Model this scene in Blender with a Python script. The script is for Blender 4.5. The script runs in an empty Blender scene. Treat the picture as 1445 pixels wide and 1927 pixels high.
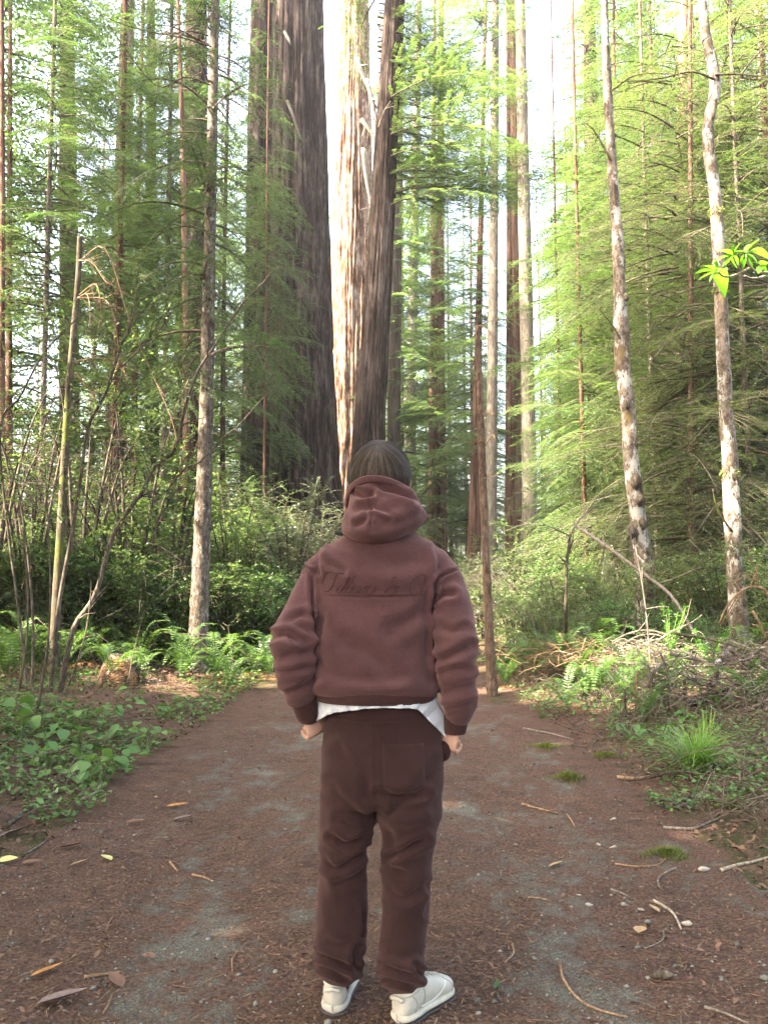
import bpy, math
import numpy as np
from mathutils import Vector, Matrix
from mathutils.bvhtree import BVHTree

# ------------------------------------------------------------------ camera, sky, sun, exposure
SC = bpy.context.scene
COL = SC.collection
W, H, F = 1445.0, 1927.0, 1559.0           # the photograph's pixels and focal length in pixels
PITCH, CH = math.radians(4.82), 1.35        # camera looks a little up, held at chest height
cam_d = bpy.data.cameras.new('camera')
cam_d.sensor_fit = 'VERTICAL'; cam_d.sensor_height = 36.0; cam_d.lens = F / H * 36.0
cam_d.clip_start = 0.05; cam_d.clip_end = 2000.0
cam = bpy.data.objects.new('camera', cam_d); COL.objects.link(cam)
cam.location = (0, 0, CH); cam.rotation_euler = (math.pi / 2 + PITCH, 0, 0)
SC.camera = cam

SUN = np.array([-0.80, -0.34, 0.84]); SUN /= np.linalg.norm(SUN)     # direction towards the sun
world = bpy.data.worlds.new('World'); SC.world = world; world.use_nodes = True
wn = world.node_tree; wn.nodes.clear()
sky = wn.nodes.new('ShaderNodeTexSky'); sky.sky_type = 'NISHITA'; sky.sun_disc = False
sky.sun_elevation = math.asin(SUN[2]); sky.sun_rotation = math.atan2(SUN[0], SUN[1])
sky.air_density = 1.0; sky.dust_density = 6.0; sky.ozone_density = 1.0
bg = wn.nodes.new('ShaderNodeBackground'); bg.inputs['Strength'].default_value = 0.15
wo = wn.nodes.new('ShaderNodeOutputWorld')
wn.links.new(sky.outputs[0], bg.inputs['Color']); wn.links.new(bg.outputs[0], wo.inputs['Surface'])
sun_d = bpy.data.lights.new('sun', 'SUN'); sun_d.energy = 5.0; sun_d.angle = math.radians(0.55)
sun_d.color = (1.0, 0.93, 0.82)
sun = bpy.data.objects.new('sun', sun_d); COL.objects.link(sun)
sun.rotation_euler = Vector(SUN).to_track_quat('Z', 'Y').to_euler(); sun.location = tuple(SUN * 60)
SC.view_settings.view_transform = 'Standard'; SC.view_settings.look = 'None'
SC.view_settings.gamma = 1.0; SC.view_settings.use_curve_mapping = False
SC.view_settings.exposure = 3.85
SC.view_settings.use_white_balance = True; SC.view_settings.white_balance_temperature = 7300; SC.view_settings.white_balance_tint = 12
SC.render.engine = 'CYCLES'
cy = SC.cycles
cy.max_bounces = 8; cy.diffuse_bounces = 5; cy.glossy_bounces = 2; cy.transmission_bounces = 5
cy.transparent_max_bounces = 8; cy.caustics_reflective = False; cy.caustics_refractive = False
cy.use_denoising = True; cy.sample_clamp_indirect = 6.0; cy.use_adaptive_sampling = True

# ------------------------------------------------------------------ helpers
R = np.random.default_rng(11)
def P(px, py, d):
    """world point on the plane y = d seen at the photograph's pixel (px, py)"""
    a, b = (px - W / 2) / F, (H / 2 - py) / F
    fy = math.cos(PITCH) - b * math.sin(PITCH); fz = math.sin(PITCH) + b * math.cos(PITCH)
    t = d / fy
    return np.array([a * t, d, CH + fz * t])
def Gd(py):
    """distance of the flat ground seen at row py"""
    b = (H / 2 - py) / F
    return -CH * (math.cos(PITCH) - b * math.sin(PITCH)) / (math.sin(PITCH) + b * math.cos(PITCH))
def px_of(p):
    """pixel of world points (n,3)"""
    p = np.asarray(p, float); y = p[..., 1]; z = p[..., 2] - CH
    fw = y * math.cos(PITCH) + z * math.sin(PITCH); up = -y * math.sin(PITCH) + z * math.cos(PITCH)
    fw = np.where(fw < .05, .05, fw)
    return W / 2 + F * p[..., 0] / fw, H / 2 - F * up / fw
_T = np.random.default_rng(3).random((32, 32, 32))
def vn(x, y, z=0.0):
    """smooth value noise 0..1"""
    x, y, z = np.broadcast_arrays(np.asarray(x, float), np.asarray(y, float), np.asarray(z, float))
    i, j, k = np.floor(x).astype(int), np.floor(y).astype(int), np.floor(z).astype(int)
    u, v, w = x - i, y - j, z - k
    u, v, w = [t * t * (3 - 2 * t) for t in (u, v, w)]
    r = 0
    for a in (0, 1):
        for b in (0, 1):
            for c in (0, 1):
                r = r + (u if a else 1 - u) * (v if b else 1 - v) * (w if c else 1 - w) * _T[(i + a) & 31, (j + b) & 31, (k + c) & 31]
    return r
def fbm(x, y, z=0.0, o=4):
    s, a, t = 0, .5, 0
    for k in range(o):
        s = s + a * vn(x * 2**k + 7 * k, y * 2**k + 3 * k, z * 2**k + 5 * k); t += a; a *= .5
    return s / t
def sm(a, b, x):
    t = np.clip((x - a) / (b - a), 0, 1); return t * t * (3 - 2 * t)
def path_c(y): return -0.05 + 0.02 * np.maximum(y - 13, 0) ** 1.75
def path_out(x, y):
    """signed distance outside the path's ragged edge"""
    return np.abs(x - path_c(y)) - 1.75 + .45 * sm(7, 12, y) - 0.8 * (fbm(x * .9 + 3, y * .8, 2.2, 3) - .5) - 0.25 * (fbm(x * 4, y * 4, 1.2, 2) - .5)
def gh(x, y):
    """height of the ground"""
    x, y = np.asarray(x, float), np.asarray(y, float)
    o = path_out(x, y)
    n = fbm(x * .55, y * .55, .7, 4) - .5
    b = sm(0, 1.6, o)
    fine = (fbm(x * 6, y * 6, 4.4, 3) - .5)
    rut = -.02 * np.exp(-((np.abs(x - path_c(y)) - .75) / .35) ** 2)
    return b * (.10 + .42 * n) + sm(1, 6, o) * .12 + .012 * n * (1 - b) + fine * (.014 + .05 * b) + rut * (1 - b)
def g3(x, y, dz=0.0): return np.array([x, y, float(gh(x, y)) + dz])
def at(px, py):
    """ground point seen at a pixel, on the real ground"""
    d = Gd(py)
    for _ in range(6):
        p = P(px, py, d); h = float(gh(p[0], p[1])); d = max(.5, d * (CH - h) / max(CH - p[2], 1e-3))
    return P(px, py, d)

def make_mesh(name, V, faces, mat=None, smooth=False, tint=None):
    me = bpy.data.meshes.new(name)
    V = np.ascontiguousarray(V, np.float32)
    if not isinstance(faces, (list, tuple)): faces = [faces]
    faces = [np.asarray(f, np.int32) for f in faces if len(f)]
    nl = sum(f.size for f in faces); nf = sum(len(f) for f in faces)
    me.vertices.add(len(V)); me.vertices.foreach_set('co', V.ravel())
    me.loops.add(nl); me.polygons.add(nf)
    me.loops.foreach_set('vertex_index', np.concatenate([f.ravel() for f in faces]))
    tot = np.concatenate([np.full(len(f), f.shape[1], np.int32) for f in faces])
    me.polygons.foreach_set('loop_start', np.concatenate([[0], np.cumsum(tot)[:-1]]).astype(np.int32))
    me.polygons.foreach_set('loop_total', tot)
    if smooth: me.polygons.foreach_set('use_smooth', np.ones(nf, bool))
    if tint is not None:
        a = me.attributes.new('tint', 'FLOAT', 'POINT'); a.data.foreach_set('value', np.asarray(tint, np.float32))
    me.update(calc_edges=True)
    if mat is not None: me.materials.append(mat)
    return me
def link(name, data, parent=None, loc=None, rot=None, scale=None):
    o = bpy.data.objects.new(name, data); COL.objects.link(o)
    if parent is not None: o.parent = parent
    if loc is not None: o.location = tuple(float(v) for v in loc)
    if rot is not None: o.rotation_euler = rot
    if scale is not None: o.scale = (scale,) * 3 if np.isscalar(scale) else scale
    return o
def tag(o, label=None, cat=None, group=None, kind=None):
    if label: o['label'] = label
    if cat: o['category'] = cat
    if group: o['group'] = group
    if kind: o['kind'] = kind
    return o
class MB:
    """collects geometry for ONE mesh"""
    def __init__(s): s.V, s.Q, s.T, s.C, s.n = [], [], [], [], 0
    def add(s, V, Q=None, T=None, tint=.5):
        V = np.asarray(V, float).reshape(-1, 3); s.V.append(V)
        if Q is not None and len(Q): s.Q.append(np.asarray(Q, int) + s.n)
        if T is not None and len(T): s.T.append(np.asarray(T, int) + s.n)
        s.C.append(np.full(len(V), tint) if np.isscalar(tint) else np.asarray(tint, float)); s.n += len(V)
        return s
    def tube(s, pts, rad, seg=6, cap=True, tint=.5, disp=None):
        V, Q, T = tube(pts, rad, seg, cap, disp); return s.add(V, Q, T, tint)
    def merge(s, o, M=None, off=None):
        for k in range(1):
            V = np.concatenate(o.V)
            if M is not None: V = V @ M.T
            if off is not None: V = V + off
            s.add(V, np.concatenate(o.Q) if o.Q else None, np.concatenate(o.T) if o.T else None, np.concatenate(o.C))
        return s
    def mesh(s, name, mat, smooth=False, origin=None):
        V = np.concatenate(s.V)
        if origin is not None: V = V - np.asarray(origin)
        fs = []
        if s.Q: fs.append(np.concatenate(s.Q))
        if s.T: fs.append(np.concatenate(s.T))
        return make_mesh(name, V, fs, mat, smooth, np.concatenate(s.C))
def frames(pts):
    pts = np.asarray(pts, float); t = np.gradient(pts, axis=0)
    t /= np.linalg.norm(t, axis=1, keepdims=True) + 1e-9
    u = np.zeros_like(t); ref = np.array([1., 0, 0]) if abs(t[0][0]) < .8 else np.array([0, 1., 0])
    for i in range(len(t)):
        ref = ref - t[i] * ref.dot(t[i]); ref /= np.linalg.norm(ref) + 1e-9; u[i] = ref
    return t, u, np.cross(t, u)
def tube(pts, rad, seg=6, cap=True, disp=None):
    pts = np.asarray(pts, float); n = len(pts); rad = np.broadcast_to(np.asarray(rad, float), (n,))
    t, u, v = frames(pts); a = np.linspace(0, 2 * math.pi, seg, endpoint=False)
    r = rad[:, None] * np.ones(seg)
    if disp is not None: r = r * disp(a[None, :], pts)
    V = pts[:, None] + r[..., None] * (np.cos(a)[None, :, None] * u[:, None] + np.sin(a)[None, :, None] * v[:, None])
    V = V.reshape(-1, 3); i, j = np.meshgrid(np.arange(n - 1), np.arange(seg), indexing='ij'); k = (j + 1) % seg
    Q = np.stack([i * seg + j, i * seg + k, (i + 1) * seg + k, (i + 1) * seg + j], -1).reshape(-1, 4)
    T = []
    if cap:
        V = np.vstack([V, pts[0], pts[-1]]); c0, c1 = n * seg, n * seg + 1; jj = np.arange(seg); kk = (jj + 1) % seg
        T = np.vstack([np.stack([kk, jj, np.full(seg, c0)], 1), np.stack([(n - 1) * seg + jj, (n - 1) * seg + kk, np.full(seg, c1)], 1)])
    return V, Q, T
def spline(pts, n):
    """Catmull-Rom through points of any dimension"""
    p = np.asarray(pts, float)
    if len(p) < 3:
        s = np.linspace(0, 1, n)[:, None]; return p[0] * (1 - s) + p[-1] * s
    q = np.vstack([2 * p[0] - p[1], p, 2 * p[-1] - p[-2]]); s = np.linspace(0, len(p) - 1 - 1e-9, n)
    i = s.astype(int); t = (s - i)[:, None]; a, b, c, d = q[i], q[i + 1], q[i + 2], q[i + 3]
    return .5 * (2 * b + (c - a) * t + (2 * a - 5 * b + 4 * c - d) * t**2 + (3 * b - a - 3 * c + d) * t**3)
def rotz(a): c, s = math.cos(a), math.sin(a); return np.array([[c, -s, 0], [s, c, 0], [0, 0, 1.]])
def roty(a): c, s = math.cos(a), math.sin(a); return np.array([[c, 0, s], [0, 1, 0], [-s, 0, c]])
def rotx(a): c, s = math.cos(a), math.sin(a); return np.array([[1., 0, 0], [0, c, -s], [0, s, c]])
def unit(v): v = np.asarray(v, float); return v / (np.linalg.norm(v, axis=-1, keepdims=True) + 1e-9)
def leaf_quads(B, D, N, L, Wd, fold=.25, mid=.45):
    """one folded diamond per leaf: base B, direction D, normal N"""
    D = unit(D); N = unit(N - D * np.sum(N * D, -1, keepdims=True)); S = np.cross(D, N)
    L = np.broadcast_to(np.asarray(L, float), (len(B),))[:, None]; Wd = np.broadcast_to(np.asarray(Wd, float), (len(B),))[:, None]
    m = B + D * L * mid
    V = np.stack([B, m + S * Wd / 2 + N * Wd * fold, B + D * L, m - S * Wd / 2 + N * Wd * fold], 1).reshape(-1, 3)
    return V, np.arange(len(B) * 4).reshape(-1, 4)
ORD = ('first second third fourth fifth sixth seventh eighth ninth tenth eleventh twelfth thirteenth fourteenth fifteenth sixteenth '
       'seventeenth eighteenth nineteenth twentieth').split() + ['twenty-' + w for w in 'first second third fourth fifth sixth seventh eighth ninth'.split()] + \
      ['thirtieth'] + ['thirty-' + w for w in 'first second third fourth fifth sixth seventh eighth ninth'.split()]

# ------------------------------------------------------------------ materials
def new_mat(name):
    m = bpy.data.materials.new(name); m.use_nodes = True; nt = m.node_tree; nt.nodes.clear()
    out = nt.nodes.new('ShaderNodeOutputMaterial'); return m, nt, out
def nd(nt, typ, **kw):
    n = nt.nodes.new('ShaderNode' + typ)
    for k, v in kw.items():
        if k in n.inputs: n.inputs[k].default_value = v
        else: setattr(n, k, v)
    return n
def ramp(nt, src, stops):
    r = nt.nodes.new('ShaderNodeValToRGB'); e = r.color_ramp.elements
    while len(e) < len(stops): e.new(.5)
    for k, (p, c) in enumerate(stops):
        e[k].position = p; e[k].color = (*c, 1) if len(c) == 3 else c
    nt.links.new(src, r.inputs[0]); return r.outputs[0]
def coords(nt, scale, kind='Object'):
    tc = nt.nodes.new('ShaderNodeTexCoord'); mp = nt.nodes.new('ShaderNodeMapping'); mp.inputs['Scale'].default_value = scale
    nt.links.new(tc.outputs[kind], mp.inputs[0]); return mp.outputs[0]
def noise_n(nt, co, scale, detail=4, rough=.6):
    n = nd(nt, 'TexNoise', Scale=scale, Detail=detail, Roughness=rough); nt.links.new(co, n.inputs['Vector']); return n.outputs[0]
def mixc(nt, f, a, b, mode='MIX'):
    m = nt.nodes.new('ShaderNodeMix'); m.data_type = 'RGBA'; m.blend_type = mode
    for s, v in ((0, f), (6, a), (7, b)):
        if hasattr(v, 'is_output'): nt.links.new(v, m.inputs[s])
        else: m.inputs[s].default_value = v if s == 0 else (*v, 1)
    return m.outputs[2]
def math_n(nt, op, a, b=0.0):
    m = nt.nodes.new('ShaderNodeMath'); m.operation = op
    for s, v in ((0, a), (1, b)):
        if hasattr(v, 'is_output'): nt.links.new(v, m.inputs[s])
        else: m.inputs[s].default_value = v
    return m.outputs[0]
def bump_n(nt, h, strength, dist):
    b = nd(nt, 'Bump', Strength=strength, Distance=dist); nt.links.new(h, b.inputs['Height']); return b.outputs[0]
def leaf_mat(name, dark, mid, light, trans=.44, rough=.5, yellow=1.3, spec=.35):
    m, nt, out = new_mat(name)
    a = nd(nt, 'Attribute', attribute_name='tint'); oi = nt.nodes.new('ShaderNodeObjectInfo')
    f = math_n(nt, 'ADD', a.outputs['Fac'], math_n(nt, 'MULTIPLY', math_n(nt, 'SUBTRACT', oi.outputs['Random'], .5), .35))
    c = ramp(nt, f, [(0.0, dark), (.5, mid), (1.0, light)])
    p = nd(nt, 'BsdfPrincipled', Roughness=rough); p.inputs['Specular IOR Level'].default_value = spec
    nt.links.new(c, p.inputs['Base Color'])
    t = nt.nodes.new('ShaderNodeBsdfTranslucent')
    tc = mixc(nt, 1.0, c, (yellow * 1.0, yellow * 1.02, yellow * .58), 'MULTIPLY'); nt.links.new(tc, t.inputs[0])
    mx = nd(nt, 'MixShader', Fac=trans); nt.links.new(p.outputs[0], mx.inputs[1]); nt.links.new(t.outputs[0], mx.inputs[2])
    nt.links.new(mx.outputs[0], out.inputs[0]); return m
def bark_mat(name, dark, mid, light, sc=(9, 9, .7), moss=0.0, mossc=(.06, .075, .02), bump=.8, dist=.03, patch=None):
    m, nt, out = new_mat(name)
    co = coords(nt, sc); n1 = noise_n(nt, co, 1.0, 6, .65); nf = noise_n(nt, coords(nt, (sc[0] * 3.1, sc[1] * 3.1, sc[2] * 3.4)), 1.0, 4, .7); n2 = noise_n(nt, coords(nt, (1.3, 1.3, .5)), 1.0, 3)
    f = math_n(nt, 'ADD', math_n(nt, 'MULTIPLY', n1, .5), math_n(nt, 'ADD', math_n(nt, 'MULTIPLY', nf, .28), math_n(nt, 'MULTIPLY', n2, .22))); n1 = math_n(nt, 'ADD', math_n(nt, 'MULTIPLY', n1, .6), math_n(nt, 'MULTIPLY', nf, .4))
    c = ramp(nt, f, [(.41, dark), (.5, mid), (.59, light)])
    if patch:                                       # pale lichen blotches
        n4 = noise_n(nt, coords(nt, patch[1]), 1.0, 5, .7); c = mixc(nt, ramp(nt, n4, [(patch[2], (0, 0, 0)), (patch[2] + .05, (1, 1, 1))]), c, patch[0])
        n5 = noise_n(nt, coords(nt, (14, 14, 9)), 1.0, 4, .7); c = mixc(nt, ramp(nt, n5, [(.58, (0, 0, 0)), (.64, (1, 1, 1))]), c, dark)
    if moss:
        n3 = noise_n(nt, coords(nt, (2.2, 2.2, 1.4)), 1.0, 5, .7)
        c = mixc(nt, ramp(nt, n3, [(.72 - moss * .4, (0, 0, 0)), (.80 - moss * .4, (1, 1, 1))]), c, mossc)
    p = nd(nt, 'BsdfPrincipled', Roughness=.9); p.inputs['Specular IOR Level'].default_value = .15
    nt.links.new(c, p.inputs['Base Color']); nt.links.new(bump_n(nt, n1, bump, dist), p.inputs['Normal'])
    nt.links.new(p.outputs[0], out.inputs[0]); return m
def plain_mat(name, col, rough=.7, var=.25, scale=30, spec=.3, bump=0.0, tint=False, tc=None):
    m, nt, out = new_mat(name)
    n = noise_n(nt, coords(nt, (1, 1, 1)), scale, 4)
    f = n
    if tint: f = nd(nt, 'Attribute', attribute_name='tint').outputs['Fac']
    lo = tuple(c * (1 - var) for c in col); hi = tuple(min(1, c * (1 + var)) for c in col)
    if tc: lo, hi = tc
    c = ramp(nt, f, [(.25 if not tint else 0, lo), (.75 if not tint else 1, hi)])
    p = nd(nt, 'BsdfPrincipled', Roughness=rough); p.inputs['Specular IOR Level'].default_value = spec
    nt.links.new(c, p.inputs['Base Color'])
    if bump: nt.links.new(bump_n(nt, n, bump, .01), p.inputs['Normal'])
    nt.links.new(p.outputs[0], out.inputs[0]); return m
M = {}
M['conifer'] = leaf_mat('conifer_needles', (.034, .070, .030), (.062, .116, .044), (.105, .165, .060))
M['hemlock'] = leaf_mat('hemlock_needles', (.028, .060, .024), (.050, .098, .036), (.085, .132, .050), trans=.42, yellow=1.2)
M['olive'] = leaf_mat('olive_twigs', (.036, .058, .026), (.050, .083, .034), (.080, .110, .046))
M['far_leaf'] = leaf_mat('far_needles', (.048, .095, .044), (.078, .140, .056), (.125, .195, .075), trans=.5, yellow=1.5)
M['shrub'] = leaf_mat('shrub_leaves', (0.045, 0.083, 0.033), (0.083, 0.143, 0.048), (0.165, 0.225, 0.075), rough=.35)
M['huck'] = leaf_mat('glossy_evergreen_leaves', (.055, .080, .045), (.095, .13, .070), (.20, .22, .13), rough=.28, trans=.25, spec=.5)
M['fern'] = leaf_mat('fern_fronds', (.026, .060, .018), (.052, .105, .028), (.095, .160, .036), rough=.45)
M['fern_dead'] = leaf_mat('dead_fronds', (.12, .055, .025), (.20, .10, .045), (.30, .17, .08), trans=.25, yellow=1.1)
M['ground_leaf'] = leaf_mat('low_leaves', (.034, .080, .022), (.062, .130, .036), (.110, .185, .055), spec=.2, rough=.5, trans=.3)
M['rhodo'] = leaf_mat('rhododendron_leaves', (.040, .13, .015), (.060, .17, .018), (.085, .21, .025), rough=.35, trans=.5, yellow=1.7)
M['grass'] = leaf_mat('grass_blades', (.07, .15, .025), (.11, .21, .04), (.18, .28, .07), rough=.4, trans=.35)
M['moss'] = leaf_mat('moss', (.05, .07, .015), (.09, .11, .02), (.14, .16, .03), rough=.8, trans=.2)
M['redwood'] = bark_mat('redwood_bark', (.004, .0025, .002), (.030, .019, .0145), (.090, .070, .060), (5.2, 5.2, .85), bump=1.0, dist=.06)
M['redwood_red'] = bark_mat('red_bark', (.025, .012, .008), (.085, .044, .030), (.150, .090, .065), (7, 7, .35), bump=1.0, dist=.05)
M['lit_redwood'] = bark_mat('sunlit_shaggy_bark', (.050, .022, .012), (.17, .095, .06), (.44, .34, .27), (5.0, 5.0, 1.3), bump=1.0, dist=.06)  # redwood bark paled, so part of the sunlight is painted into its colour
M['pale_bark'] = bark_mat('pale_grey_bark', (.075, .062, .048), (.145, .125, .10), (.22, .20, .165), (16, 16, 3), moss=.15, bump=.8, dist=.02)
M['spruce_bark'] = bark_mat('brown_scaly_bark', (.030, .022, .017), (.080, .064, .050), (.17, .148, .122), (24, 24, 9), moss=.25, bump=.9, dist=.012, patch=((.25, .235, .21), (9, 9, 7), .60))
M['orange_bark'] = bark_mat('orange_brown_bark', (.035, .022, .015), (.085, .054, .037), (.14, .10, .075), (30, 30, 10), moss=.12, bump=.8, dist=.008)
M['alder'] = bark_mat('alder_bark', (.03, .022, .015), (.085, .066, .05), (.16, .14, .115), (10, 10, 5), moss=.32, mossc=(.09, .065, .025), bump=.7, dist=.01, patch=((.25, .24, .215), (4.0, 4.0, 2.4), .52))
M['dark_stem'] = bark_mat('dark_stems', (.022, .017, .012), (.060, .048, .035), (.13, .11, .085), (30, 30, 8), moss=.22, bump=.6, dist=.006)
M['mossy_stem'] = bark_mat('mossy_stems', (.025, .02, .012), (.055, .044, .030), (.11, .09, .065), (22, 22, 6), moss=.55, mossc=(.075, .085, .018), bump=.8, dist=.012)
M['far_bark'] = bark_mat('distant_bark', (.045, .032, .026), (.085, .062, .050), (.14, .11, .092), (8, 8, .6), bump=.8, dist=.03)
M['hazy_bark'] = bark_mat('haze_paled_bark', (.13, .11, .10), (.20, .175, .165), (.27, .24, .225), (8, 8, 1), bump=.6, dist=.03)  # pale tone paints the distance haze into the bark colour
M['dead_wood'] = bark_mat('bleached_dead_wood', (.10, .08, .058), (.21, .175, .13), (.33, .29, .235), (30, 30, 3), bump=.6, dist=.006)
M['tan_twig'] = bark_mat('tan_twigs', (.075, .045, .027), (.15, .092, .054), (.24, .165, .105), (40, 40, 4), bump=.5, dist=.004)
M['grey_twig'] = bark_mat('grey_twigs', (.045, .036, .029), (.10, .083, .067), (.17, .147, .122), (40, 40, 4), bump=.5, dist=.004)
# ------------------------------------------------------------------ ground: one height field, split along the path's edge
def ground_mat(name, is_path):
    m, nt, out = new_mat(name)
    co = coords(nt, (1, 1, 1)); big = noise_n(nt, co, .9, 4, .6); medn = noise_n(nt, co, 7, 6, .7); fine = noise_n(nt, co, 70, 5, .75); pebl = nd(nt, 'TexVoronoi', Scale=48.0)
    nt.links.new(co, pebl.inputs['Vector'])
    duff = ramp(nt, fine, [(.30, (.022, .014, .010)), (.46, (.088, .050, .036)), (.60, (.155, .092, .065)), (.76, (.25, .18, .135))])
    duff = mixc(nt, ramp(nt, medn, [(.45, (0, 0, 0)), (.66, (.75, .75, .75))]), duff, (.050, .031, .023))
    if is_path:
        grav = ramp(nt, noise_n(nt, co, 120, 3, .8), [(.32, (.043, .042, .034)), (.5, (.122, .119, .096)), (.68, (.255, .25, .205))])
        cs = coords(nt, (2.2, 1.1, 1)); g1 = noise_n(nt, cs, 1.0, 5, .62)
        # wheel tracks are worn to the gravel
        sx = nt.nodes.new('ShaderNodeSeparateXYZ'); tc = nt.nodes.new('ShaderNodeTexCoord'); nt.links.new(tc.outputs['Object'], sx.inputs[0])
        tr = math_n(nt, 'SUBTRACT', math_n(nt, 'ABSOLUTE', sx.outputs[0]), .72); tr = math_n(nt, 'MULTIPLY', math_n(nt, 'ABSOLUTE', tr), -.14)
        f = math_n(nt, 'ADD', math_n(nt, 'ADD', g1, tr), math_n(nt, 'MULTIPLY', math_n(nt, 'SUBTRACT', medn, .5), .9))
        c = mixc(nt, ramp(nt, f, [(.47, (0, 0, 0)), (.64, (.85, .85, .85))]), duff, grav)
    else:
        mossf = math_n(nt, 'ADD', math_n(nt, 'MULTIPLY', big, .6), math_n(nt, 'MULTIPLY', medn, .4))
        green = ramp(nt, fine, [(.3, (.018, .026, .008)), (.55, (.045, .062, .016)), (.8, (.09, .10, .03))])
        c = mixc(nt, ramp(nt, mossf, [(.48, (0, 0, 0)), (.60, (.85, .85, .85))]), duff, green)
    p = nd(nt, 'BsdfPrincipled', Roughness=.95); p.inputs['Specular IOR Level'].default_value = .1
    nt.links.new(c, p.inputs['Base Color'])
    hgt = math_n(nt, 'ADD', math_n(nt, 'MULTIPLY', fine, .6), math_n(nt, 'MULTIPLY', medn, .8))
    nt.links.new(bump_n(nt, hgt, 1.0, .05), p.inputs['Normal']); nt.links.new(p.outputs[0], out.inputs[0]); return m
def axis(parts):
    o = []
    for a, b, n in parts: o.append(np.linspace(a, b, n, endpoint=False))
    return np.concatenate(o + [[parts[-1][1]]])
ys = np.concatenate([axis([(-160, -20, 10), (-20, 1.8, 24)]), 1.8 * (9 / 1.8) ** (np.arange(1, 160) / 159), 9 + 31 * (np.arange(1, 121) / 120) ** 1.5, 40 + 260 * (np.arange(1, 25) / 24) ** 2])
xh = np.concatenate([np.linspace(0, 2.6, 86)[1:], 2.6 + 5.4 * (np.arange(1, 70) / 69) ** 1.2, 8 + 22 * (np.arange(1, 36) / 35) ** 1.6, 30 + 220 * (np.arange(1, 13) / 12) ** 2])
xs = np.concatenate([-xh[::-1], [0], xh])
X, Y = np.meshgrid(xs, ys); Z = gh(X, Y)
GV = np.stack([X, Y, Z], -1).reshape(-1, 3); nx = len(xs)
ii, jj = np.meshgrid(np.arange(len(ys) - 1), np.arange(nx - 1), indexing='ij')
GQ = np.stack([ii * nx + jj, ii * nx + jj + 1, (ii + 1) * nx + jj + 1, (ii + 1) * nx + jj], -1).reshape(-1, 4)
cxy = GV[GQ].mean(1); onp = (path_out(cxy[:, 0], cxy[:, 1]) < 0) & (cxy[:, 1] < 30) & (cxy[:, 1] > -12)
def sub(V, Q):
    u, inv = np.unique(Q, return_inverse=True); return V[u], inv.reshape(Q.shape)
tag(link('path', make_mesh('path', *sub(GV, GQ[onp]), ground_mat('path_gravel_and_duff', True), True)), 'trodden path of reddish needle litter over grey gravel', None, None, 'structure')
tag(link('forest_floor', make_mesh('forest_floor', *sub(GV, GQ[~onp]), ground_mat('forest_floor_duff', False), True)), 'brown mossy forest floor beside the path', None, None, 'structure')

# ------------------------------------------------------------------ trunks
TUN = []        # sun flecks: (point, radius): crowns have a gap on the way to the sun here
def smooth_noise_disp(k, kz, amp, rid=False, seed=0):
    def f(a, pts):
        z = pts[:, 2:3]
        n = fbm(np.cos(a) * k + seed, np.sin(a) * k + 9, z * kz, 4)
        if rid: n = 1 - np.abs(2 * n - 1) * 2.2
        return 1 + amp * (n - .5) * 2
    return f
def furrows(seed, k, amp, fused=()):
    """deep vertical furrows of an old redwood; fused: (angle, width, depth) of the clefts between fused stems"""
    def f(a, pts):
        z = pts[:, 2:3]
        wob = .5 * (fbm(np.cos(a) * 2 + seed, np.sin(a) * 2, z * .12, 3) - .5)
        aa = a + wob * .5
        n = fbm(np.cos(aa) * k + seed, np.sin(aa) * k + 4, z * .10, 3)
        r = 1 - np.minimum(1, np.abs(2 * n - 1) * 5.0); r = r * r
        n2 = fbm(np.cos(a) * k * 3 + seed, np.sin(a) * k * 3 + 4, z * .55, 3)
        out = 1 - amp * r + amp * .9 * (n2 - .5)
        for an, w, dp in fused:
            da = (aa - an + math.pi) % (2 * math.pi) - math.pi
            out = out - dp * np.exp(-(da / w) ** 2) + dp * .5 * np.exp(-(da / w / 2.6) ** 2)
        low = np.exp(-np.maximum(z, 0) / 1.8)
        return out * (1 + low * (.16 + .35 * (n - .5)))
    return f
def trunk_axis(pts, d, extra, n, drop=.15):
    """axis and radii of a trunk from pixel rows (px, py, width) listed from the bottom up; runs on down to the ground and up by extra"""
    p = np.array([P(a, b, d) for a, b, w in pts]); r = np.array([w * d / F / 2 for a, b, w in pts])
    dz = p[0] - p[1]; dz = dz / (abs(dz[2]) + 1e-6); dr = (r[0] - r[1]) / max(abs(p[0][2] - p[1][2]), .1)
    hz = p[0][2]; g = float(gh(p[0][0], p[0][1])) - drop
    if hz > g + .02:
        b = p[0] + dz * (hz - g) * np.array([.6, .6, 1]); p = np.vstack([b, p]); r = np.concatenate([[r[0] + min(dr * (hz - g), r[0] * .25)], r])
    if extra > 0:
        extra = max(extra, .80 * d + 6 - p[-1][2])
        up = p[-1] - p[-2]; up = up / (abs(up[2]) + 1e-6); up[:2] = np.clip(up[:2], -.06, .06)
        p = np.vstack([p, p[-1] + up * extra]); r = np.concatenate([r, [max(r[-1] * .55, .012)]])
    s = spline(np.column_stack([p, r]), n); return s[:, :3], np.maximum(s[:, 3], .004)
def make_trunk(kind, label, pts, d, mat, extra=12.0, n=60, seg=14, disp=None, cat='tree', group=None, flare=.25, crown=None, smooth=True):
    ax, r = trunk_axis(pts, d, extra, n)
    base = np.array([ax[0][0], d, float(gh(ax[0][0], d))])
    h = ax[:, 2] - base[2]; r = r * (1 + flare * np.exp(-np.maximum(h, 0) / (4 * r[0] + .05)))
    mb = MB().tube(ax, r, seg, True, .5, disp or smooth_noise_disp(2.0, .8, .10, seed=d))
    root = tag(link(kind, None, loc=base), label, cat, group)
    o = link('trunk', mb.mesh('trunk', mat, smooth, base), root)
    return root, ax, r, base
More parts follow.
